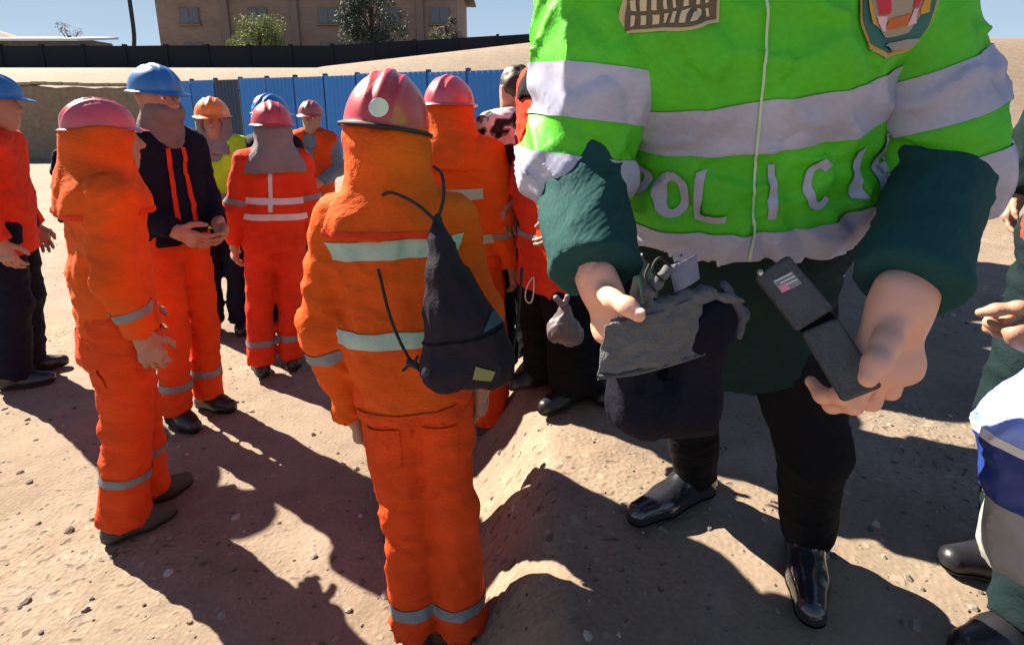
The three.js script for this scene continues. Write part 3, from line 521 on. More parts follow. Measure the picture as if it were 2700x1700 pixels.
{ // pale hill on the horizon
  const pos = [], idx = [], nx = 90, nz = 24;
  for (let j = 0; j <= nz; j++) for (let i = 0; i <= nx; i++) {
    const x = -420 + i * 7, z = -330 + j * 8; const b = Math.exp(-(((x + 238) / 34) ** 2)) * 44 + Math.exp(-(((x + 90) / 60) ** 2)) * 16;
    pos.push(x, -3 + b * Math.sin(Math.PI * j / nz) * (1 + 0.12 * noise(x * 0.03, z * 0.03, 1)) + 2 * noise(x * 0.06, z * 0.06, 7), z);
  }
  for (let j = 0; j < nz; j++) for (let i = 0; i < nx; i++) { const a = j * (nx + 1) + i; idx.push(a, a + nx + 1, a + 1, a + 1, a + nx + 1, a + nx + 2); }
  const g = new THREE.BufferGeometry(); g.setAttribute('position', new THREE.Float32BufferAttribute(pos, 3)); g.setIndex(idx); g.computeVertexNormals();
  top(shade(new THREE.Mesh(g, plain(0.3, 0.27, 0.22, 0.95))), 'hill', 'pale hill on the horizon', 'hill', null, 'structure');
}

// ---------------------------------------------------------------- the crowd in the yard
const back = Math.PI;
const ARMS_FRONT = { elL: [0.24, 1.12, 0.0], wrL: [0.13, 1.02, 0.22], elR: [-0.24, 1.12, 0.0], wrR: [-0.13, 1.02, 0.22] };
const gy = (x, z) => groundY(x, z) + 0.002;
const PEOPLE = 'people standing in the dirt yard';
function stand(o) { const p = person({ ...o, at: [o.x, gy(o.x, o.z), o.z] }); top(p.group, 'person', o.label, 'person', o.group ?? PEOPLE); return p; }

const near = stand({ x: -0.215, z: -1.28, yaw: back + 0.05, tall: 1.60, wide: 0.83, bulk: 1.03, lean: [-0.055, 0], cell: 0.009, seed: 1, fold: 0.011, jacket: M.orange, trousers: M.orangeDeep, boots: M.bootBrown, skin: M.skinBrown, cape: M.orange, capeHem: M.orangeRed, capeClosed: false, helmet: HM.red, tilt: [0.1, 0, 0.13], helmetScale: 0.94, helmetGeo: helmetGeo({ ry: 0.145, peak: 0.03 }), loose: 0.014, cuff: 0.0,
  pose: { elL: [0.275, 1.10, -0.02], wrL: [0.235, 0.80, 0.06], elR: [-0.25, 1.12, 0.0], wrR: [-0.23, 0.88, 0.06], knL: [0.075, 0.49, 0.02], knR: [-0.085, 0.49, 0.02], anL: [0.08, 0.09, -0.02], anR: [-0.095, 0.09, -0.03] },
  label: 'worker seen from behind in red helmet with round white sticker, orange suit, nearest the camera' });
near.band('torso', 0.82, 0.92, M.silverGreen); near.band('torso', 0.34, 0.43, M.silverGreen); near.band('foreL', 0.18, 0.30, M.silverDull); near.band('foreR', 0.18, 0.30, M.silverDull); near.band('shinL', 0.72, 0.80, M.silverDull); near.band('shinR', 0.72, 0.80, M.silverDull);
{ // sticker on the back of the helmet, lying on the shell
  const h = near.helmet, geo = h.geometry, disc = []; for (let i = 0; i < 20; i++) disc.push([0.024 * Math.cos(i / 20 * 6.2832), 0.036 + 0.024 * Math.sin(i / 20 * 6.2832)]);
  part(h, 'sticker', tape(geo, (x, y) => [x, y], [disc], 0.0015, (x, y, z, nx, ny, nz) => z < 0 && nz < 0.1), plain(0.62, 0.62, 0.6, 0.4), 'round white sticker');
  part(h, 'rim_cord', tape(geo, (x, y) => [x, y], [[[-1, -0.014], [1, -0.014], [1, -0.004], [-1, -0.004]]], 0.002, (x, y, z, nx, ny, nz) => nx * x + nz * z > 0), M.cord);
}
function tailoring(p, m, sgn) {                          // hems, pocket and seat seam sewn on
  p.band('torso', -0.30, -0.055, m, 0.005, 'hem'); const T = p.trousers.geometry, h = p.J.hipL[1], cx = (p.J.hipL[0] + p.J.hipR[0]) / 2, behind = (x, y, z, nx, ny, nz) => nz * sgn > 0.15;
  for (const s of [-1, 1]) part(p.trousers, 'pocket', tape(T, (x, y) => [x - cx, y - h], [[[s * 0.03, -0.20], [s * 0.115, -0.20], [s * 0.115, -0.085], [s * 0.03, -0.085]]], 0.005, behind), m);
  part(p.trousers, 'seam', tape(T, (x, y) => [x - cx, y - h], [[[-0.003, -0.12], [0.003, -0.12], [0.003, 0.2], [-0.003, 0.2]]], 0.003, behind), M.orangeRed);
}
tailoring(near, M.orangeDeep, -1);
const w2 = stand({ x: -1.455, z: -1.76, yaw: 2.35, tall: 1.58, wide: 0.86, bulk: 1.14, lean: [0.075, 0], cell: 0.010, seed: 2, jacket: M.orange, trousers: M.orangeDeep, boots: M.bootBrown, cape: M.orange, capeHem: M.orangeRed, helmet: HM.pink, helmetScale: 0.80, hem: -0.16, capeDrop: -0.03,
  pose: { wrL: [0.22, 0.90, 0.10], elL: [0.235, 1.13, 0.0], knL: [0.08, 0.49, 0.05], anL: [0.085, 0.09, 0.06], toL: [0.10, 0.045, 0.23], knR: [-0.075, 0.49, -0.01], anR: [-0.075, 0.09, -0.06], toR: [-0.09, 0.045, 0.11] },
  label: 'tall-looking worker in orange overalls and pink helmet, turned away, second from the left' });
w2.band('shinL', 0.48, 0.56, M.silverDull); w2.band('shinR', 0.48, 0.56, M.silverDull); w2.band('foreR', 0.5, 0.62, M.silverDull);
tailoring(w2, M.orangeDeep, -1);
const blue = stand({ x: -1.64, z: -2.48, yaw: 1.15, gaiter: cloth(0.20, 0.15, 0.155), tall: 1.735, wide: 0.80, lean: [0.02, 0], cell: 0.012, seed: 3, jacket: M.navy, trousers: M.orangeDeep, boots: M.bootBlack, skin: M.skinBrown, helmet: HM.blue, tilt: [0.05, 0, 0], helmetScale: 0.9, face: true, hem: 0.02, pose: ARMS_FRONT,
  label: 'man in light blue helmet and navy jacket with orange trousers' });
blue.band('shinL', 0.6, 0.68, M.silverDull); blue.band('shinR', 0.6, 0.68, M.silverDull);
for (const [u0, u1] of [[-0.085, -0.05], [0.05, 0.085]]) part(blue.jacket, 'harness_strap', tape(blue.jacket.geometry, blue.torsoUV, [[[u0, 0.12], [u1, 0.12], [u1, 0.47], [u0, 0.47]]], 0.004, blue.inGroup(blue.jacketG, 'torso')), M.orangeRed, 'orange strap');
const lime = stand({ x: -2.06, z: -3.58, yaw: 0.35, tall: 1.61, wide: 0.95, lean: [0.06, 0], cell: 0.015, seed: 4, jacket: M.grey, vest: M.lime, vestHem: -0.07, trousers: M.navy, boots: M.bootBlack, cape: M.grey, helmet: HM.orange, pose: ARMS_FRONT,
  label: 'man in orange helmet and lime vest with dark trousers' });
lime.band('vest', 0.28, 0.38, M.silverDull);
const red5 = stand({ x: -1.44, z: -2.98, yaw: back + 0.5, tall: 1.56, wide: 0.92, lean: [0.085, 0], cell: 0.013, seed: 5, jacket: M.orangeRed, trousers: M.orangeRed, boots: M.bootBlack, cape: M.grey, capeClosed: true, helmet: HM.red, helmetScale: 1.05, capeDrop: -0.02,
  label: 'worker in red helmet with long grey neck cloth, orange suit with white bands' });
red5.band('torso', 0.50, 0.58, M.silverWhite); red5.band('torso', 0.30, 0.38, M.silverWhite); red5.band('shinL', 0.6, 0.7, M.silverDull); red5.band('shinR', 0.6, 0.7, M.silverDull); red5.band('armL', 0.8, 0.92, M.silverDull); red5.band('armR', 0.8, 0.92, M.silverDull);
for (const [u0, u1] of [[-0.60, -0.555]]) part(red5.jacket, 'reflective_band', tape(red5.jacket.geometry, red5.torsoUV, [[[0.50, 0.18], [0.535, 0.18], [0.535, 0.47], [0.50, 0.47]]], 0.004, red5.inGroup(red5.jacketG, 'torso')), M.silverWhite);
stand({ x: -1.62, z: -3.65, yaw: back - 0.3, tall: 1.63, wide: 0.95, cell: 0.018, seed: 6, jacket: M.navy, trousers: M.navy, boots: M.bootBlack, helmet: HM.blue, label: 'person in navy with blue helmet, hidden behind the red-helmeted worker with grey neck cloth' });
const far7 = stand({ x: -1.80, z: -4.7, yaw: 0.05, tall: 1.60, wide: 0.95, lean: [0.045, 0], cell: 0.016, seed: 7, jacket: M.greyBlue, vest: M.orangeDeep, trousers: M.orangeDeep, boots: M.bootBlack, helmet: HM.brown, face: true, pose: ARMS_FRONT, label: 'farthest man, facing the camera, brown-red helmet, grey-blue shirt and open orange vest' });
part(far7.vest, 'shirt_front', tape(far7.vest.geometry, far7.torsoUV, [[[-0.06, -0.02], [0.06, -0.02], [0.05, 0.5], [-0.05, 0.5]]], 0.004), M.greyBlue, 'grey-blue shirt showing in the open vest');
const left = stand({ x: -2.88, z: -2.87, yaw: 2.0, tall: 1.71, wide: 0.95, lean: [0.09, 0], cell: 0.012, seed: 8, jacket: M.orangeRed, trousers: M.navy, boots: M.bootBlack, helmet: HM.blue, hem: -0.12, flare: 0.02, label: 'person at the left edge in red-orange jacket, navy trousers and blue helmet' });
const nine = stand({ x: -0.19, z: -2.38, yaw: back - 0.35, tall: 1.67, wide: 1.0, bulk: 1.1, lean: [-0.055, 0], cell: 0.011, seed: 9, jacket: M.orange, trousers: M.orangeDeep, boots: M.bootBrown, cape: M.orange, capeClosed: true, helmet: HM.pink, helmetScale: 0.95, capeDrop: -0.02, label: 'worker in pink-red helmet and orange suit just behind the backpack wearer' });
nine.band('torso', 0.62, 0.72, M.silverGreen); nine.band('torso', 0.2, 0.29, M.silverGreen); nine.band('foreR', 0.2, 0.3, M.silverDull); nine.band('foreL', 0.2, 0.3, M.silverDull);
stand({ x: -0.40, z: -1.74, yaw: back - 1.3, tall: 1.60, wide: 0.85, lean: [-0.015, 0], cell: 0.014, seed: 10, jacket: M.orange, trousers: M.orangeDeep, boots: M.bootBlack, helmet: HM.blue, helmetScale: 0.85, label: 'person whose blue helmet just shows above the stickered red helmet' });
// person in black and white patterned top
const camoTex = grain(512, (u, v) => { const a = tn(u, v, 9, 31) + 0.5 * tn(u, v, 22, 32); const g = a > 0.04 ? 0.80 + 0.1 * tn(u, v, 60, 33) : a > -0.06 ? 0.42 : 0.07; return [g, g, g * 1.02]; });
const camoMat = new THREE.MeshStandardMaterial({ map: camoTex, roughness: 0.85, side: THREE.DoubleSide });
const camo = stand({ x: 0.02, z: -2.62, yaw: back + 0.6, tall: 1.56, wide: 1.05, cell: 0.012, seed: 11, jacket: camoMat, trousers: M.black, boots: M.bootBlack, label: 'dark-haired person in black and white patterned jacket beside the orange workers' });

// ---------------------------------------------------------------- drawstring backpack on the nearest worker
{
  const g = new THREE.Group(); g.position.set(-0.103, 0.955, -1.060); g.scale.setScalar(0.97);
  const pts = [[-0.05, 0.37, 0.012], [-0.005, 0.22, 0.02], [0.0, 0.07, 0.025]];
  const gr = [{ prims: [cap([-0.052, 0.39, -0.02], [-0.045, 0.27, 0.0], 0.010, 0.030), cap([-0.045, 0.27, 0.0], [-0.05, 0.06, 0.0], 0.030, 0.046), cap([-0.045, 0.345, -0.005], [0.055, 0.09, 0.0], 0.020, 0.055), cap([-0.03, 0.20, 0.0], [0.035, 0.13, 0.005], 0.046, 0.052), cap([-0.045, 0.05, 0], [0.055, 0.06, 0], 0.05, 0.056)], k: 0.03 }];
  const geo = iso(gr, 0.007, { wr: folds(0.008, 14, 6, 41) });
  const bag = part(g, 'bag', geo, cloth(0.016, 0.014, 0.026, { rough: 0.7 }));
  part(bag, 'seam', tape(geo, (x, y, z) => [x, y - x * 0.25], strip(0.136, 0.142), 0.002, (x, y, z, nx, ny, nz) => nz > 0), M.black);
  part(bag, 'patch', tape(geo, (x, y) => [x, y], [[[0.022, 0.055], [0.062, 0.052], [0.072, 0.075], [0.03, 0.085]]], 0.003, (x, y, z, nx, ny, nz) => nz > 0), plain(0.16, 0.19, 0.06, 0.6), 'small yellow-green print');
  part(bag, 'patch', tape(geo, (x, y) => [x, y], [[[0.045, 0.16], [0.085, 0.17], [0.08, 0.20], [0.06, 0.195]]], 0.003, (x, y, z, nx, ny, nz) => nz > 0), plain(0.01, 0.05, 0.10, 0.6), 'small teal print');
  for (const c of [tube([[-0.05, 0.38, -0.01], [-0.10, 0.415, -0.045], [-0.165, 0.435, -0.085], [-0.205, 0.415, -0.13]], 0.004, 24, 6), tube([[-0.052, 0.385, -0.01], [-0.042, 0.43, -0.045], [-0.05, 0.475, -0.09], [-0.075, 0.487, -0.14]], 0.004, 24, 6)]) part(g, 'cord', c, M.cord);
  for (const c of [tube([[-0.06, 0.01, -0.005], [-0.12, 0.045, -0.03], [-0.17, 0.13, -0.06], [-0.21, 0.25, -0.11]], 0.0038, 24, 6), tube([[0.07, 0.01, -0.005], [0.10, 0.05, -0.03], [0.12, 0.14, -0.07], [0.13, 0.25, -0.12]], 0.0038, 24, 6)]) part(g, 'cord', c, M.cord);
  part(g, 'knot', iso([{ prims: [cap([-0.115, 0.042, -0.03], [-0.13, 0.052, -0.03], 0.008), cap([-0.125, 0.05, -0.03], [-0.145, 0.03, -0.03], 0.004), cap([-0.12, 0.045, -0.03], [-0.11, 0.066, -0.026], 0.004)], k: 0.006 }], 0.0025), M.cord);
  top(g, 'drawstring_backpack', 'dark navy drawstring backpack on the back of the nearest orange worker', 'backpack');
}

// ---------------------------------------------------------------- the officer in the lime jacket
const OB = [0.55, 0.352, -1.2], ol = (a) => sub(a, OB);
const OJ = {
  pelvis: [0.465, 1.17, -1.08], chest: [0.395, 1.55, -0.93], neck: [0.34, 1.80, -0.85], head: [0.335, 1.965, -0.79],
  shL: [0.588, 1.725, -0.87], shR: [0.137, 1.725, -0.87], elL: [0.695, 1.46, -0.86], elR: [0.108, 1.455, -0.865], wrL: [0.510, 1.322, -0.655], wrR: [0.113, 1.331, -0.69],
  hipL: [0.560, 1.135, -1.06], hipR: [0.380, 1.135, -1.10], knL: [0.675, 0.82, -1.06], knR: [0.47, 0.80, -1.27], anL: [0.795, 0.455, -1.215], anR: [0.575, 0.455, -1.455], toL: [0.715, 0.40, -1.035], toR: [0.375, 0.40, -1.345],
};
for (const k in OJ) OJ[k] = ol(OJ[k]);
const officer = person({ at: OB, joints: OJ, torsoIn: 0.60, bulk: 1.08, cell: 0.008, handCell: 0.0028, shoeCell: 0.005, seed: 20, legFold: 0.006, legLoose: 0.004, fold: 0.007, loose: 0.012, hem: -0.11, jacket: M.teal, jacketName: 'under_jacket', trousers: M.black, boots: M.shoe, bootName: 'shoe', skin: M.skinPink, face: true, flare: 0.0, cuff: 0.02,
  hands: {
    R: { dir: [0.027, -0.064, 0.025], palm: [0.85, 0.1, -0.6], curl: [0.6, 0.8, 0.6], spread: 0.0, s: 0.92, thumbPts: [[-0.428, 0.967, 0.545], [-0.426, 0.971, 0.58], [-0.413, 0.972, 0.605], [-0.402, 0.965, 0.617]] },
    L: { dir: [-0.22, -0.95, 0.16], palm: [-0.25, -0.1, -0.95], curl: [0.25, 0.9, 0.9], spread: 0.03, thumbPts: [[-0.056, 0.943, 0.56], [-0.09, 0.918, 0.595], [-0.113, 0.903, 0.615], [-0.126, 0.887, 0.622]], s: 1.2 },
  } });
top(officer.group, 'person', 'police officer in lime jacket with silver bands reading POLICIA, holding pouches', 'person', null);
{
  const g = officer.group, P = officer, fold = (x, y, z) => folds(0.014, 6, 9, 51)(x, y, z) + 0.008 * Math.max(0, 1 - Math.abs(noise(x * 9 + y * 7, y * 5 - x * 6, z * 6)) * 5);
  const gr = [P.torso(0.036, 0.245, 0.02)], geo = iso(gr, 0.007, { wr: fold }), J = part(g, 'hi_vis_jacket', geo, M.hivis);
  const front = (x, y, z, nx, ny, nz) => nz > -0.2;
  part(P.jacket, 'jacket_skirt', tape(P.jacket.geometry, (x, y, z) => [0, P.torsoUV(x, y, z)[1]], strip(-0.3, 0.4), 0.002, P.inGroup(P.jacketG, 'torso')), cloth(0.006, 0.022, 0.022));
  const sleeve = {}; for (const s of ['L', 'R']) { const q = P.arm(s, s === 'L' ? 0.027 : 0.030, 0.14, 0.014); sleeve[s] = part(J, 'sleeve', iso([q], 0.007, { wr: fold }), M.hivis); }
  const T = P.torsoUV, tp = (name, polys, m, off, label) => part(J, name, tape(geo, T, polys, off, front), m, label);
  tp('reflective_band', strip(0.440, 0.520), M.silver, 0.003); tp('reflective_band', strip(0.2, 0.308), M.silver, 0.003);
  for (const s of ['L', 'R']) {
    const a = P.J['sh' + s], b = P.J['el' + s], w = P.J['wr' + s], d = norm(sub(b, a)), l = len(sub(b, a)), sg = sleeve[s].geometry, uv = (x, y, z) => [0, dot(sub([x, y, z], a), d)];
    part(sleeve[s], 'reflective_band', tape(sg, uv, strip(l * 0.42, l * 0.70), 0.003), M.silver); part(sleeve[s], 'reflective_band', tape(sg, uv, strip(l * 0.90, l * 1.8), 0.003), M.silver);
  }
  // zip
  const U = -0.042; tp('zip', [[[U - 0.0022, 0.255], [U + 0.0022, 0.255], [U + 0.0022, 0.66], [U - 0.0022, 0.66]]], plain(0.45, 0.6, 0.45, 0.4), 0.006);
  // letters P O L I C I A, strokes of silver tape
  const S = 0.014, hgt = 0.084, v0 = 0.332, W = 0.052;
  const seg = (x0, y0, x1, y1) => { const dx = x1 - x0, dy = y1 - y0, l = Math.hypot(dx, dy), nx = -dy / l * S / 2, ny = dx / l * S / 2; return [[x0 + nx, y0 + ny], [x0 - nx, y0 - ny], [x1 - nx, y1 - ny], [x1 + nx, y1 + ny]]; };
  const arc = (cx, cy, rx, ry, a0, a1, n = 8) => { const r = []; for (let i = 0; i < n; i++) { const a = lerp(a0, a1, i / n), b = lerp(a0, a1, (i + 1) / n), k = S / 2; r.push([[cx + (rx + k) * Math.cos(a), cy + (ry + k) * Math.sin(a)], [cx + (rx + k) * Math.cos(b), cy + (ry + k) * Math.sin(b)], [cx + (rx - k) * Math.cos(b), cy + (ry - k) * Math.sin(b)], [cx + (rx - k) * Math.cos(a), cy + (ry - k) * Math.sin(a)]]); } return r; };
  const h = S / 2, LT = {
    P: (x) => [seg(x - W / 2 + h, 0, x - W / 2 + h, hgt), seg(x - W / 2 + S, hgt - h, x + 0.004, hgt - h), seg(x - W / 2 + S, hgt * 0.5, x + 0.004, hgt * 0.5), ...arc(x + 0.004, hgt * 0.75 - h / 2, 0.013, hgt * 0.25 - h / 2, -Math.PI / 2, Math.PI / 2, 6)],
    O: (x) => arc(x, hgt / 2, W / 2 - h, hgt / 2 - h, 0, Math.PI * 2, 18), L: (x) => [seg(x - W / 2 + h, 0, x - W / 2 + h, hgt), seg(x - W / 2 + S, h, x + W / 2, h)],
    I: (x) => [seg(x, 0, x, hgt)], C: (x) => arc(x, hgt / 2, W / 2 - h, hgt / 2 - h, 0.75, Math.PI * 2 - 0.75, 14), A: (x) => [seg(x - W / 2 + h, 0, x, hgt), seg(x + W / 2 - h, 0, x, hgt), seg(x - W * 0.24, hgt * 0.32, x + W * 0.24, hgt * 0.32)],
  };
  [...'POLICIA'].forEach((c, i) => { const x = [-0.226, -0.172, -0.112, -0.010, 0.070, 0.132, 0.185][i]; tp('letter', LT[c](x).map((p) => p.map((q) => [q[0], q[1] + v0])), M.silver, 0.0045); });
  // shield emblem on the left breast
  const E0 = [0.150, 0.600], shp = (pts, k = 1) => [pts.map(([x, y]) => [E0[0] + x * k, E0[1] + y * k])];
  const shield = [[-0.042, 0.052], [0.042, 0.052], [0.045, 0.01], [0.038, -0.028], [0.02, -0.048], [0, -0.055], [-0.02, -0.048], [-0.038, -0.028], [-0.045, 0.01]];
  const em = tp('emblem', shp(shield), plain(0.45, 0.30, 0.10, 0.6), 0.004, 'embroidered shield emblem');
  const ep = (name, polys, c, off) => part(em, name, tape(geo, T, polys, off, front), plain(...c, 0.7));
  ep('emblem_field', shp(shield, 0.9), [0.02, 0.13, 0.11], 0.0055); ep('emblem_centre', shp([[-0.026, 0.05], [0.026, 0.05], [0.027, 0.0], [0.015, -0.026], [-0.015, -0.026], [-0.027, 0.0]]), [0.32, 0.27, 0.22], 0.007);
  for (const s of [-1, 1]) { ep('emblem_flag', shp([[s * 0.012, 0.034], [s * 0.020, 0.034], [s * 0.020, 0.008], [s * 0.012, 0.008]]), [0.5, 0.02, 0.06], 0.0085); ep('emblem_flag', shp([[s * 0.014, 0.006], [s * 0.022, 0.006], [s * 0.020, -0.016], [s * 0.012, -0.016]]), [0.65, 0.45, 0.5], 0.0085); ep('emblem_leaf', shp([[s * 0.024, 0.032], [s * 0.029, 0.030], [s * 0.029, -0.004], [s * 0.024, -0.006]]), [0.55, 0.28, 0.04], 0.0085); }
  ep('emblem_horn', shp([[-0.011, 0.002], [0.011, 0.002], [0.012, -0.012], [-0.012, -0.012]]), [0.5, 0.12, 0.03], 0.0085); ep('emblem_scroll', shp([[-0.022, -0.034], [0.022, -0.034], [0.012, -0.046], [-0.012, -0.046]]), [0.28, 0.27, 0.25], 0.0085);
  // name patch on the right breast
  const N0 = [-0.165, 0.655], rect = (x0, y0, x1, y1) => [[[N0[0] + x0, N0[1] + y0], [N0[0] + x1, N0[1] + y0], [N0[0] + x1, N0[1] + y1], [N0[0] + x0, N0[1] + y1]]];
  const np = tp('name_patch', rect(-0.05, -0.022, 0.05, 0.03), plain(0.5, 0.42, 0.24, 0.7), 0.004, 'beige rectangular name patch');
  part(np, 'patch_field', tape(geo, T, rect(-0.046, -0.018, 0.046, 0.026), 0.0055, front), plain(0.10, 0.085, 0.06, 0.7));
  for (let r = 0; r < 2; r++) for (let i = 0; i < 8; i++) { const x = -0.042 + i * 0.0106; part(np, 'stitched_letter', tape(geo, T, rect(x, r * 0.02 - 0.013, x + 0.0035 + 0.003 * rnd(), r * 0.02 + 0.001), 0.007, front), plain(0.55, 0.48, 0.34, 0.7)); }
  // oval shoulder patches
  for (const s of ['L', 'R']) {
    const a = P.J['sh' + s], b = P.J['el' + s], d = norm(sub(b, a)), sg = sleeve[s].geometry, sx = s === 'L' ? 1 : -1, side = norm(cross(d, [-sx * 0.75, 0, 0.66]));
    const uv = (x, y, z) => { const q = sub([x, y, z], a); return [dot(q, side), dot(q, d)]; }, ov = (k) => { const r = []; for (let i = 0; i < 20; i++) r.push([0.032 * k * Math.cos(i * 0.31416), -0.012 + 0.044 * k * Math.sin(i * 0.31416)]); return [r]; };
    const outw = (x, y, z, nx, ny, nz) => nx * sx * 0.6 + nz * 0.5 > 0.1;
    part(sleeve[s], 'shoulder_patch', tape(sg, uv, ov(1), 0.004, outw), M.black, 'dark-rimmed oval patch'); part(sleeve[s], 'patch_field', tape(sg, uv, ov(0.84), 0.0055, outw), plain(0.34, 0.30, 0.2, 0.7));
  }
  part(g, 'nail', new THREE.SphereGeometry(0.006, 10, 8).scale(1, 0.5, 1.3), plain(0.8, 0.5, 0.42, 0.3)).position.set(...add(officer.hands.R.tips.thumb[1], [0.001, 0.0065, 0.002]));
}
// handheld radio hanging below the officer's right arm
{
  const g = new THREE.Group(); g.position.set(0.168, 1.40, -0.86);
  const b = part(g, 'case', new RoundedBoxGeometry(0.045, 0.10, 0.03, 3, 0.006), plain(0.012, 0.012, 0.016, 0.4)); b.rotation.z = 0.12;
  part(g, 'antenna', tube([[-0.006, 0.045, 0], [-0.012, 0.10, 0.004], [-0.014, 0.15, 0.008]], 0.0075, 10, 8), plain(0.62, 0.62, 0.62, 0.5), 'white');
  part(g, 'antenna_tip', new THREE.SphereGeometry(0.009, 12, 8), plain(0.8, 0.2, 0.03, 0.5)).position.set(-0.014, 0.156, 0.008);
  part(g, 'clip', boxG(0.03, 0.012, 0.006), plain(0.4, 0.4, 0.4, 0.3, 1)).position.set(0, 0.02, 0.018);
  top(g, 'handheld_radio', 'black handheld radio with white and orange tip under the officer\'s arm', 'radio');
}
// ---------------------------------------------------------------- what the officer holds
function sheet(corners, th, nu, nv, bulge) {            // a thick cloth sheet between four corners TL TR BR BL
  const [a, b, c, d] = corners, N = norm(cross(sub(d, a), sub(b, a))), pos = [], idx = [];
  for (const s of [1, -1]) for (let j = 0; j <= nv; j++) for (let i = 0; i <= nu; i++) { const u = i / nu, v = j / nv, e = Math.min(1, 8 * Math.min(u, v, 1 - u, 1 - v)); let p = mix(mix(a, b, u), mix(d, c, u), v); p = add(p, mul(N, bulge(u, v) + s * th / 2 * (0.3 + 0.7 * Math.sqrt(e)))); pos.push(...p); }
  const n = nu + 1, o = n * (nv + 1), q = (w, x, y, z) => idx.push(w, x, y, y, x, z);
  for (let j = 0; j < nv; j++) for (let i = 0; i < nu; i++) { const k = j * n + i; q(k, k + n, k + 1, k + n + 1); q(o + k, o + k + 1, o + k + n, o + k + n + 1); }
  for (let i = 0; i < nu; i++) { q(i, i + 1, o + i, o + i + 1); const k = nv * n + i; q(k, o + k, k + 1, o + k + 1); }
  for (let j = 0; j < nv; j++) { const k = j * n; q(k, o + k, k + n, o + k + n); const r = k + nu; q(r, r + n, o + r, o + r + n); }
  const g = new THREE.BufferGeometry(); g.setAttribute('position', new THREE.Float32BufferAttribute(pos, 3)); g.setIndex(idx); g.computeVertexNormals(); return uvs(g, 3);
}
{
  const B = [0.18, 1.24, -0.64], l = (a) => sub(a, B), g = new THREE.Group(); g.position.set(...B);
  const lining = cloth(0.13, 0.135, 0.14, { rough: 0.75 });
  part(g, 'lining_flap', sheet([[0.117, 1.287, -0.625], [0.249, 1.317, -0.66], [0.258, 1.233, -0.66], [0.108, 1.22, -0.615]].map(l), 0.006, 26, 18, (u, v) => 0.010 * Math.sin(u * 3.1) + 0.004 * noise(u * 5, v * 6, 2) + 0.004 * noise(u * 14, v * 3, 5)), lining, 'grey lining folded outwards');
  part(g, 'hem', tube([[0.108, 1.223, -0.611], [0.155, 1.224, -0.62], [0.208, 1.229, -0.637], [0.256, 1.235, -0.655]].map(l), 0.0038, 30, 6), cloth(0.17, 0.175, 0.18));
  part(g, 'rolled_edge', iso([{ prims: [cap([0.134, 1.283, -0.635], [0.187, 1.302, -0.645], 0.009, 0.011), cap([0.187, 1.302, -0.645], [0.25, 1.315, -0.665], 0.012, 0.010), cap([0.25, 1.315, -0.665], [0.311, 1.301, -0.68], 0.008, 0.005), cap([0.175, 1.325, -0.64], [0.20, 1.35, -0.655], 0.008, 0.006)].map((p) => { p[0] -= B[0]; p[1] -= B[1]; p[2] -= B[2]; return p; }), k: 0.012 }], 0.003, { wr: folds(0.004, 40, 30, 61) }), lining);
  part(g, 'tab', sheet([[0.205, 1.352, -0.668], [0.243, 1.366, -0.675], [0.247, 1.335, -0.668], [0.213, 1.318, -0.66]].map(l), 0.003, 10, 8, (u, v) => 0.006 * Math.sin(u * 3.1)), cloth(0.24, 0.25, 0.33), 'pale tab');
  const sh = (p) => { p[0] -= B[0]; p[1] -= B[1]; p[2] -= B[2]; return p; };
  part(g, 'pouch', iso([{ prims: [cap([0.155, 1.25, -0.672], [0.265, 1.265, -0.695], 0.024, 0.026), cap([0.155, 1.25, -0.672], [0.175, 1.145, -0.68], 0.026, 0.030), cap([0.265, 1.265, -0.695], [0.262, 1.125, -0.70], 0.03, 0.032), cap([0.175, 1.145, -0.68], [0.262, 1.130, -0.70], 0.030, 0.030)].map(sh), k: 0.05 }], 0.006, { wr: folds(0.010, 16, 6, 71) }), cloth(0.006, 0.006, 0.016), 'dark navy pouch body');
  part(g, 'strap', iso([{ prims: [cap([0.288, 1.318, -0.685], [0.318, 1.275, -0.69], 0.008, 0.010), cap([0.318, 1.275, -0.69], [0.316, 1.245, -0.69], 0.009, 0.005)].map(sh), k: 0.006 }], 0.003, { wr: folds(0.003, 40, 20, 77) }), cloth(0.10, 0.10, 0.13));
  for (const c of [tube([[0.205, 1.353, -0.655], [0.187, 1.368, -0.65], [0.178, 1.355, -0.645], [0.192, 1.34, -0.64]].map(l), 0.0018, 20, 5), tube([[0.175, 1.36, -0.65], [0.168, 1.345, -0.64], [0.18, 1.33, -0.63]].map(l), 0.0018, 16, 5)]) part(g, 'cord', c, M.cord);
  top(g, 'open_pouch', 'dark cloth pouch with grey lining turned out, in the officer\'s bare right hand', 'pouch');
}
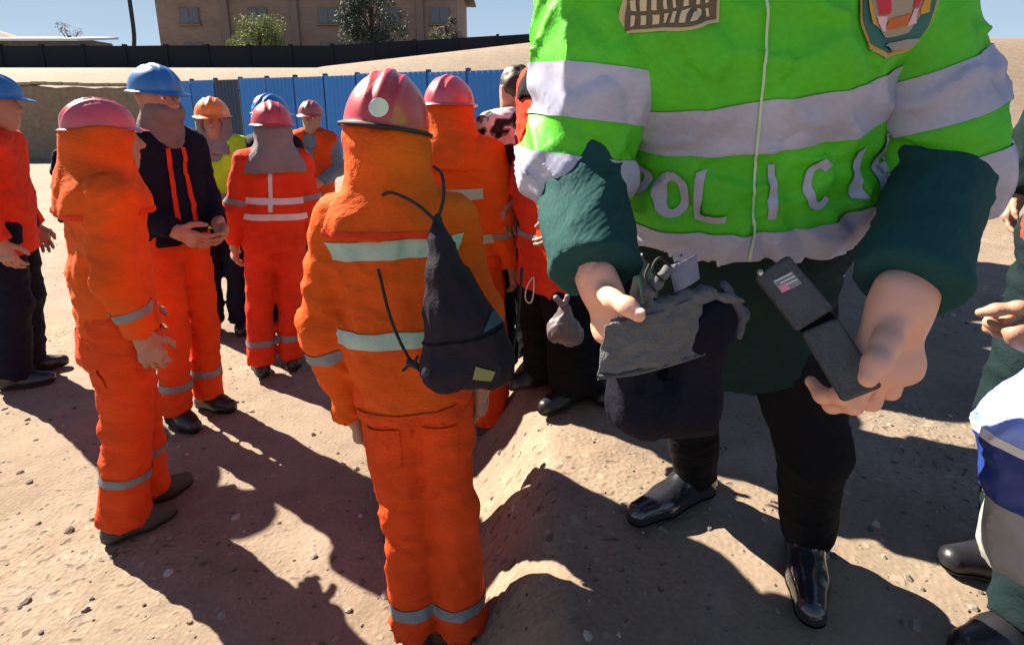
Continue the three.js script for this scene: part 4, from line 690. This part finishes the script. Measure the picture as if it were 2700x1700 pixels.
{
  const A = [0.355, 1.342, -0.70], C1 = [0.402, 1.278, -0.655], C2 = [0.437, 1.205, -0.60], B = C1, g = new THREE.Group(); g.position.set(...B);
  const wd = norm([0.75, 0.48, 0.1]), bar = (p, q, w, t, name, m, label) => {
    const d = sub(q, p), y = norm(d), z = norm(cross(wd, y)), x = cross(y, z), L = len(d), r = new RoundedBoxGeometry(w, L, t, 3, t * 0.35), P = r.attributes.position;
    for (let i = 0; i < P.count; i++) { const a = P.getX(i), b = P.getY(i); P.setXYZ(i, a + 0.002 * noise(b * 50, 3, a * 20), b, P.getZ(i) * (1 + 0.2 * noise(a * 60, b * 40, 1)) + 0.002 * noise(a * 30, b * 30, 9)); }
    r.computeVertexNormals(); const m4 = new THREE.Matrix4().makeBasis(V(x), V(y), V(z)); r.applyMatrix4(m4); const c = sub(mix(p, q, 0.5), B); r.translate(...c); return part(g, name, r, m, label);
  };
  const felt = cloth(0.12, 0.13, 0.14, { rough: 0.8 });
  const up = bar(A, mix(A, C1, 0.96), 0.055, 0.017, 'upper_half', felt); const lo = bar(mix(C1, C2, 0.03), C2, 0.049, 0.017, 'lower_half', felt);
  bar(add(mix(A, C1, 0.92), [0.002, -0.002, -0.004]), add(mix(C1, C2, 0.08), [0.002, -0.002, -0.004]), 0.044, 0.010, 'hinge', M.black);
  const y = norm(sub(C1, A)), z = norm(cross(wd, y)), nz = z[2] < 0 ? mul(z, -1) : z;
  const q = (s, t, o) => sub(add(add(mix(A, C1, t), mul(wd, s)), mul(nz, o)), B);
  part(up, 'label', sheet([q(-0.012, 0.20, 0.0095), q(0.016, 0.20, 0.0095), q(0.016, 0.42, 0.0095), q(-0.012, 0.42, 0.0095)], 0.0012, 6, 6, () => 0), plain(0.22, 0.22, 0.23, 0.6), 'small printed label');
  part(up, 'label_mark', sheet([q(-0.011, 0.30, 0.0112), q(0.000, 0.30, 0.0112), q(0.000, 0.41, 0.0112), q(-0.011, 0.41, 0.0112)], 0.0012, 4, 4, () => 0), plain(0.75, 0.25, 0.32, 0.5), 'pink red mark');
  for (let i = 0; i < 3; i++) part(up, 'label_line', sheet([q(-0.010 + i * 0.004, 0.215 + i * 0.055, 0.0112), q(0.014, 0.215 + i * 0.055, 0.0112), q(0.014, 0.235 + i * 0.055, 0.0112), q(-0.010 + i * 0.004, 0.235 + i * 0.055, 0.0112)], 0.0012, 4, 2, () => 0), plain(0.7, 0.7, 0.7, 0.5));
  part(up, 'snap', new THREE.SphereGeometry(0.005, 12, 8), plain(0.5, 0.5, 0.5, 0.25, 1)).position.set(...q(-0.017, 0.02, 0.008));
  top(g, 'folded_case', 'grey folded flat case with small pink-red label, in the officer\'s left hand', 'case');
}
// ---------------------------------------------------------------- people round the officer
const hood = person({ at: [0.19, gy(0.19, -2.1), -2.1], yaw: -1.0, tall: 1.60, wide: 1.0, bulk: 1.1, cell: 0.010, seed: 30, jacket: M.orangeRed, trousers: M.black, boots: M.bootBlack, cape: M.black, hair: M.hair, hem: -0.36, drop: 0.36, capeDrop: -0.02, loose: 0.022, pose: { elL: [0.23, 1.12, 0.0], wrL: [0.20, 0.90, 0.12] }, label: '' });
top(hood.group, 'person', 'person in orange jacket and black hood behind the officer\'s right arm', 'person', null);
hood.band('torso', -0.32, -0.27, M.silverDull);
part(hood.jacket, 'drawcord', tube([[0.03, 0.56, 0.15], [0.01, 0.51, 0.165], [0.015, 0.465, 0.17], [0.04, 0.46, 0.165], [0.048, 0.51, 0.155], [0.04, 0.565, 0.15]], 0.003, 30, 6), M.cordWhite);
const second = person({ at: [1.265, gy(1.265, -1.08), -1.08], yaw: -Math.PI / 2 + 0.1, tall: 1.70, wide: 0.95, lean: [0.03, 0], hands: { L: { curl: [1.2, 1.3, 0.8] } }, cell: 0.011, shoeCell: 0.007, seed: 31, jacket: M.tealDark, trousers: M.tealDark, boots: M.bootBlack, hem: -0.05,
  pose: { anL: [0.10, 0.09, 0.10], toL: [0.115, 0.045, 0.28], knL: [0.10, 0.48, 0.08], anR: [-0.10, 0.09, -0.1], toR: [-0.12, 0.045, 0.08], elL: [0.20, 1.06, 0.12], wrL: [0.13, 0.85, 0.29], elR: [-0.2, 1.12, -0.12], wrR: [-0.18, 0.92, -0.2] } });
top(second.group, 'person', 'person in dark green clothes at the right edge, boot pointing left', 'person', null);
second.band('torso', 0.62, 0.72, M.silverDull); second.band('torso', 0.0, 0.16, cloth(0.42, 0.06, 0.03), 0.004, 'rust_panel');
{ // bag in the hand of the person at the right edge
  const wv = second.J.wrL, c = Math.cos(second.group.rotation.y), s = Math.sin(second.group.rotation.y), hx = second.group.position.x + wv[0] * c + wv[2] * s, hy = second.group.position.y + wv[1], hz = second.group.position.z - wv[0] * s + wv[2] * c;
  const g = new THREE.Group(); g.position.set(hx - 0.01, hy - 0.10, hz + 0.01);
  const geo = iso([{ prims: [cap([0, 0.0, 0], [0, -0.10, 0], 0.02, 0.06), cap([-0.03, -0.14, 0], [0.03, -0.14, 0], 0.06), cap([-0.03, -0.14, 0], [0.03, -0.42, 0], 0.06, 0.065), cap([0.03, -0.14, 0], [0.07, -0.40, 0], 0.055, 0.06)], k: 0.05 }], 0.008, { wr: folds(0.012, 14, 7, 81) });
  const bg = part(g, 'bag', geo, plain(0.30, 0.29, 0.28, 0.5)); const uv = (x, y) => [0, y + x * 0.3];
  part(bg, 'printed_panel', tape(geo, uv, strip(-0.17, 0.1), 0.002), plain(0.22, 0.33, 0.80, 0.45), 'light blue panel'); part(bg, 'printed_panel', tape(geo, uv, strip(-0.31, -0.19), 0.003), plain(0.012, 0.035, 0.20, 0.45), 'navy panel'); part(bg, 'printed_panel', tape(geo, uv, strip(-0.19, -0.17), 0.003), plain(0.7, 0.7, 0.72, 0.45), 'white stripe');
  part(g, 'handle', tube([[-0.02, -0.02, 0], [-0.016, 0.05, 0.0], [0, 0.075, 0], [0.016, 0.05, 0], [0.02, -0.02, 0]], 0.005, 20, 6), plain(0.5, 0.5, 0.55, 0.5));
  top(g, 'plastic_bag', 'blue, white and navy plastic bag at the right edge', 'bag');
}
{ // clear bag below the orange jacket
  const g = new THREE.Group(); g.position.set(0.19, 0.83, -1.82);
  part(g, 'bag', iso([{ prims: [cap([0, 0.02, 0], [0.005, -0.04, 0], 0.02, 0.04), cap([-0.02, -0.07, 0], [0.03, -0.08, 0], 0.045)], k: 0.04 }], 0.006, { wr: folds(0.008, 20, 12, 91) }), new THREE.MeshPhysicalMaterial({ color: new THREE.Color().setRGB(0.16, 0.14, 0.15), roughness: 0.4, transmission: 0.35, thickness: 0, side: THREE.DoubleSide }));
  part(g, 'knot', iso([{ prims: [cap([0, 0.02, 0], [-0.03, 0.06, 0.0], 0.010, 0.012), cap([0, 0.02, 0], [0.01, 0.065, 0], 0.010, 0.01)], k: 0.01 }], 0.004), plain(0.16, 0.14, 0.15, 0.4));
  top(g, 'clear_bag', 'small cloudy plastic bag hanging beside the orange jacket', 'bag');
}
{ // seated onlooker at the far left, on a white crate
  const P = person({ at: [-6.55, gy(-6.55, -8), -8], yaw: 0.4, cell: 0.02, tall: 1.7, seed: 40, jacket: M.navy, trousers: M.black, boots: M.bootBlack, pose: { pelvis: [0, 0.47, 0], chest: [0, 0.80, 0.04], neck: [0, 0.97, 0.05], head: [0, 1.11, 0.08], shL: [0.175, 0.93, 0.04], shR: [-0.175, 0.93, 0.04], elL: [0.22, 0.68, 0.12], elR: [-0.22, 0.68, 0.12], wrL: [0.1, 0.60, 0.34], wrR: [-0.1, 0.60, 0.34], hipL: [0.095, 0.46, 0.02], hipR: [-0.095, 0.46, 0.02], knL: [0.12, 0.50, 0.42], knR: [-0.12, 0.50, 0.42], anL: [0.12, 0.09, 0.40], anR: [-0.12, 0.09, 0.40], toL: [0.13, 0.045, 0.56], toR: [-0.13, 0.045, 0.56] } });
  top(P.group, 'person', 'person in dark clothes seated behind the pink-helmeted worker', 'person', null);
  const g = new THREE.Group(); g.position.set(-6.55, gy(-6.55, -8), -8.02); g.rotation.y = 0.4; const m = plain(0.7, 0.7, 0.68, 0.6);
  for (let k = 0; k < 4; k++) for (const s of [-1, 1]) { part(g, 'slat', boxG(0.5, 0.07, 0.02), m).position.set(0, 0.04 + k * 0.095, s * 0.2); part(g, 'slat', boxG(0.02, 0.07, 0.38), m).position.set(s * 0.24, 0.04 + k * 0.095, 0); }
  part(g, 'lid', boxG(0.52, 0.02, 0.42), m).position.set(0, 0.37, 0);
  top(g, 'crate', 'white slatted crate under the seated person', 'crate');
}
// onlookers, all but the dark green one added unseen to shade the open ground
let onl = 0;
for (const [x, z, ya, c, l] of [[0.47, -2.95, 0.3, M.navy, 'onlooker in navy directly behind the officer, added for its shadow, nearest of those he hides'], [0.42, -2.2, 0.5, M.black, 'onlooker in black just behind the officer\'s pouch'], [0.70, -3.12, 0.1, M.orangeRed, 'onlooker in red-orange hidden behind the officer\'s pouch'], [1.12, -3.62, 0.4, M.navy, 'onlooker in navy hidden behind the officer\'s zip'], [1.66, -4.12, 0.1, M.orange, 'onlooker in orange hidden behind the officer\'s lettering'], [2.24, -4.56, -0.1, M.navy, 'onlooker in navy hidden behind the officer\'s far sleeve'], [0.92, -3.35, -0.2, M.orange, 'onlooker in orange hidden behind the officer\'s waist'], [1.34, -3.95, 0.2, M.teal, 'onlooker in teal hidden behind the officer\'s chest'], [2.0, -4.35, 0, M.grey, 'onlooker in grey hidden behind the officer\'s emblem side'], [2.24, -1.95, -0.9, M.tealDark, 'onlooker in dark green at the right edge beyond the officer\'s sleeve'], [2.5, -4.8, -0.3, M.black, 'onlooker in black, added for its shadow, farthest of those hidden behind the officer']]) {
  const p = person({ at: [x, gy(x, z), z], yaw: ya, tall: 1.66, wide: 1.1, bulk: 1.1, cell: 0.022, seed: x * 10, jacket: c, trousers: M.navy, boots: M.bootBlack, helmet: [HM.blue, null, HM.red, HM.orange, null][onl++ % 5] });
  top(p.group, 'person', l, 'person', 'onlookers behind the officer');
}
renderer.render(scene, camera);
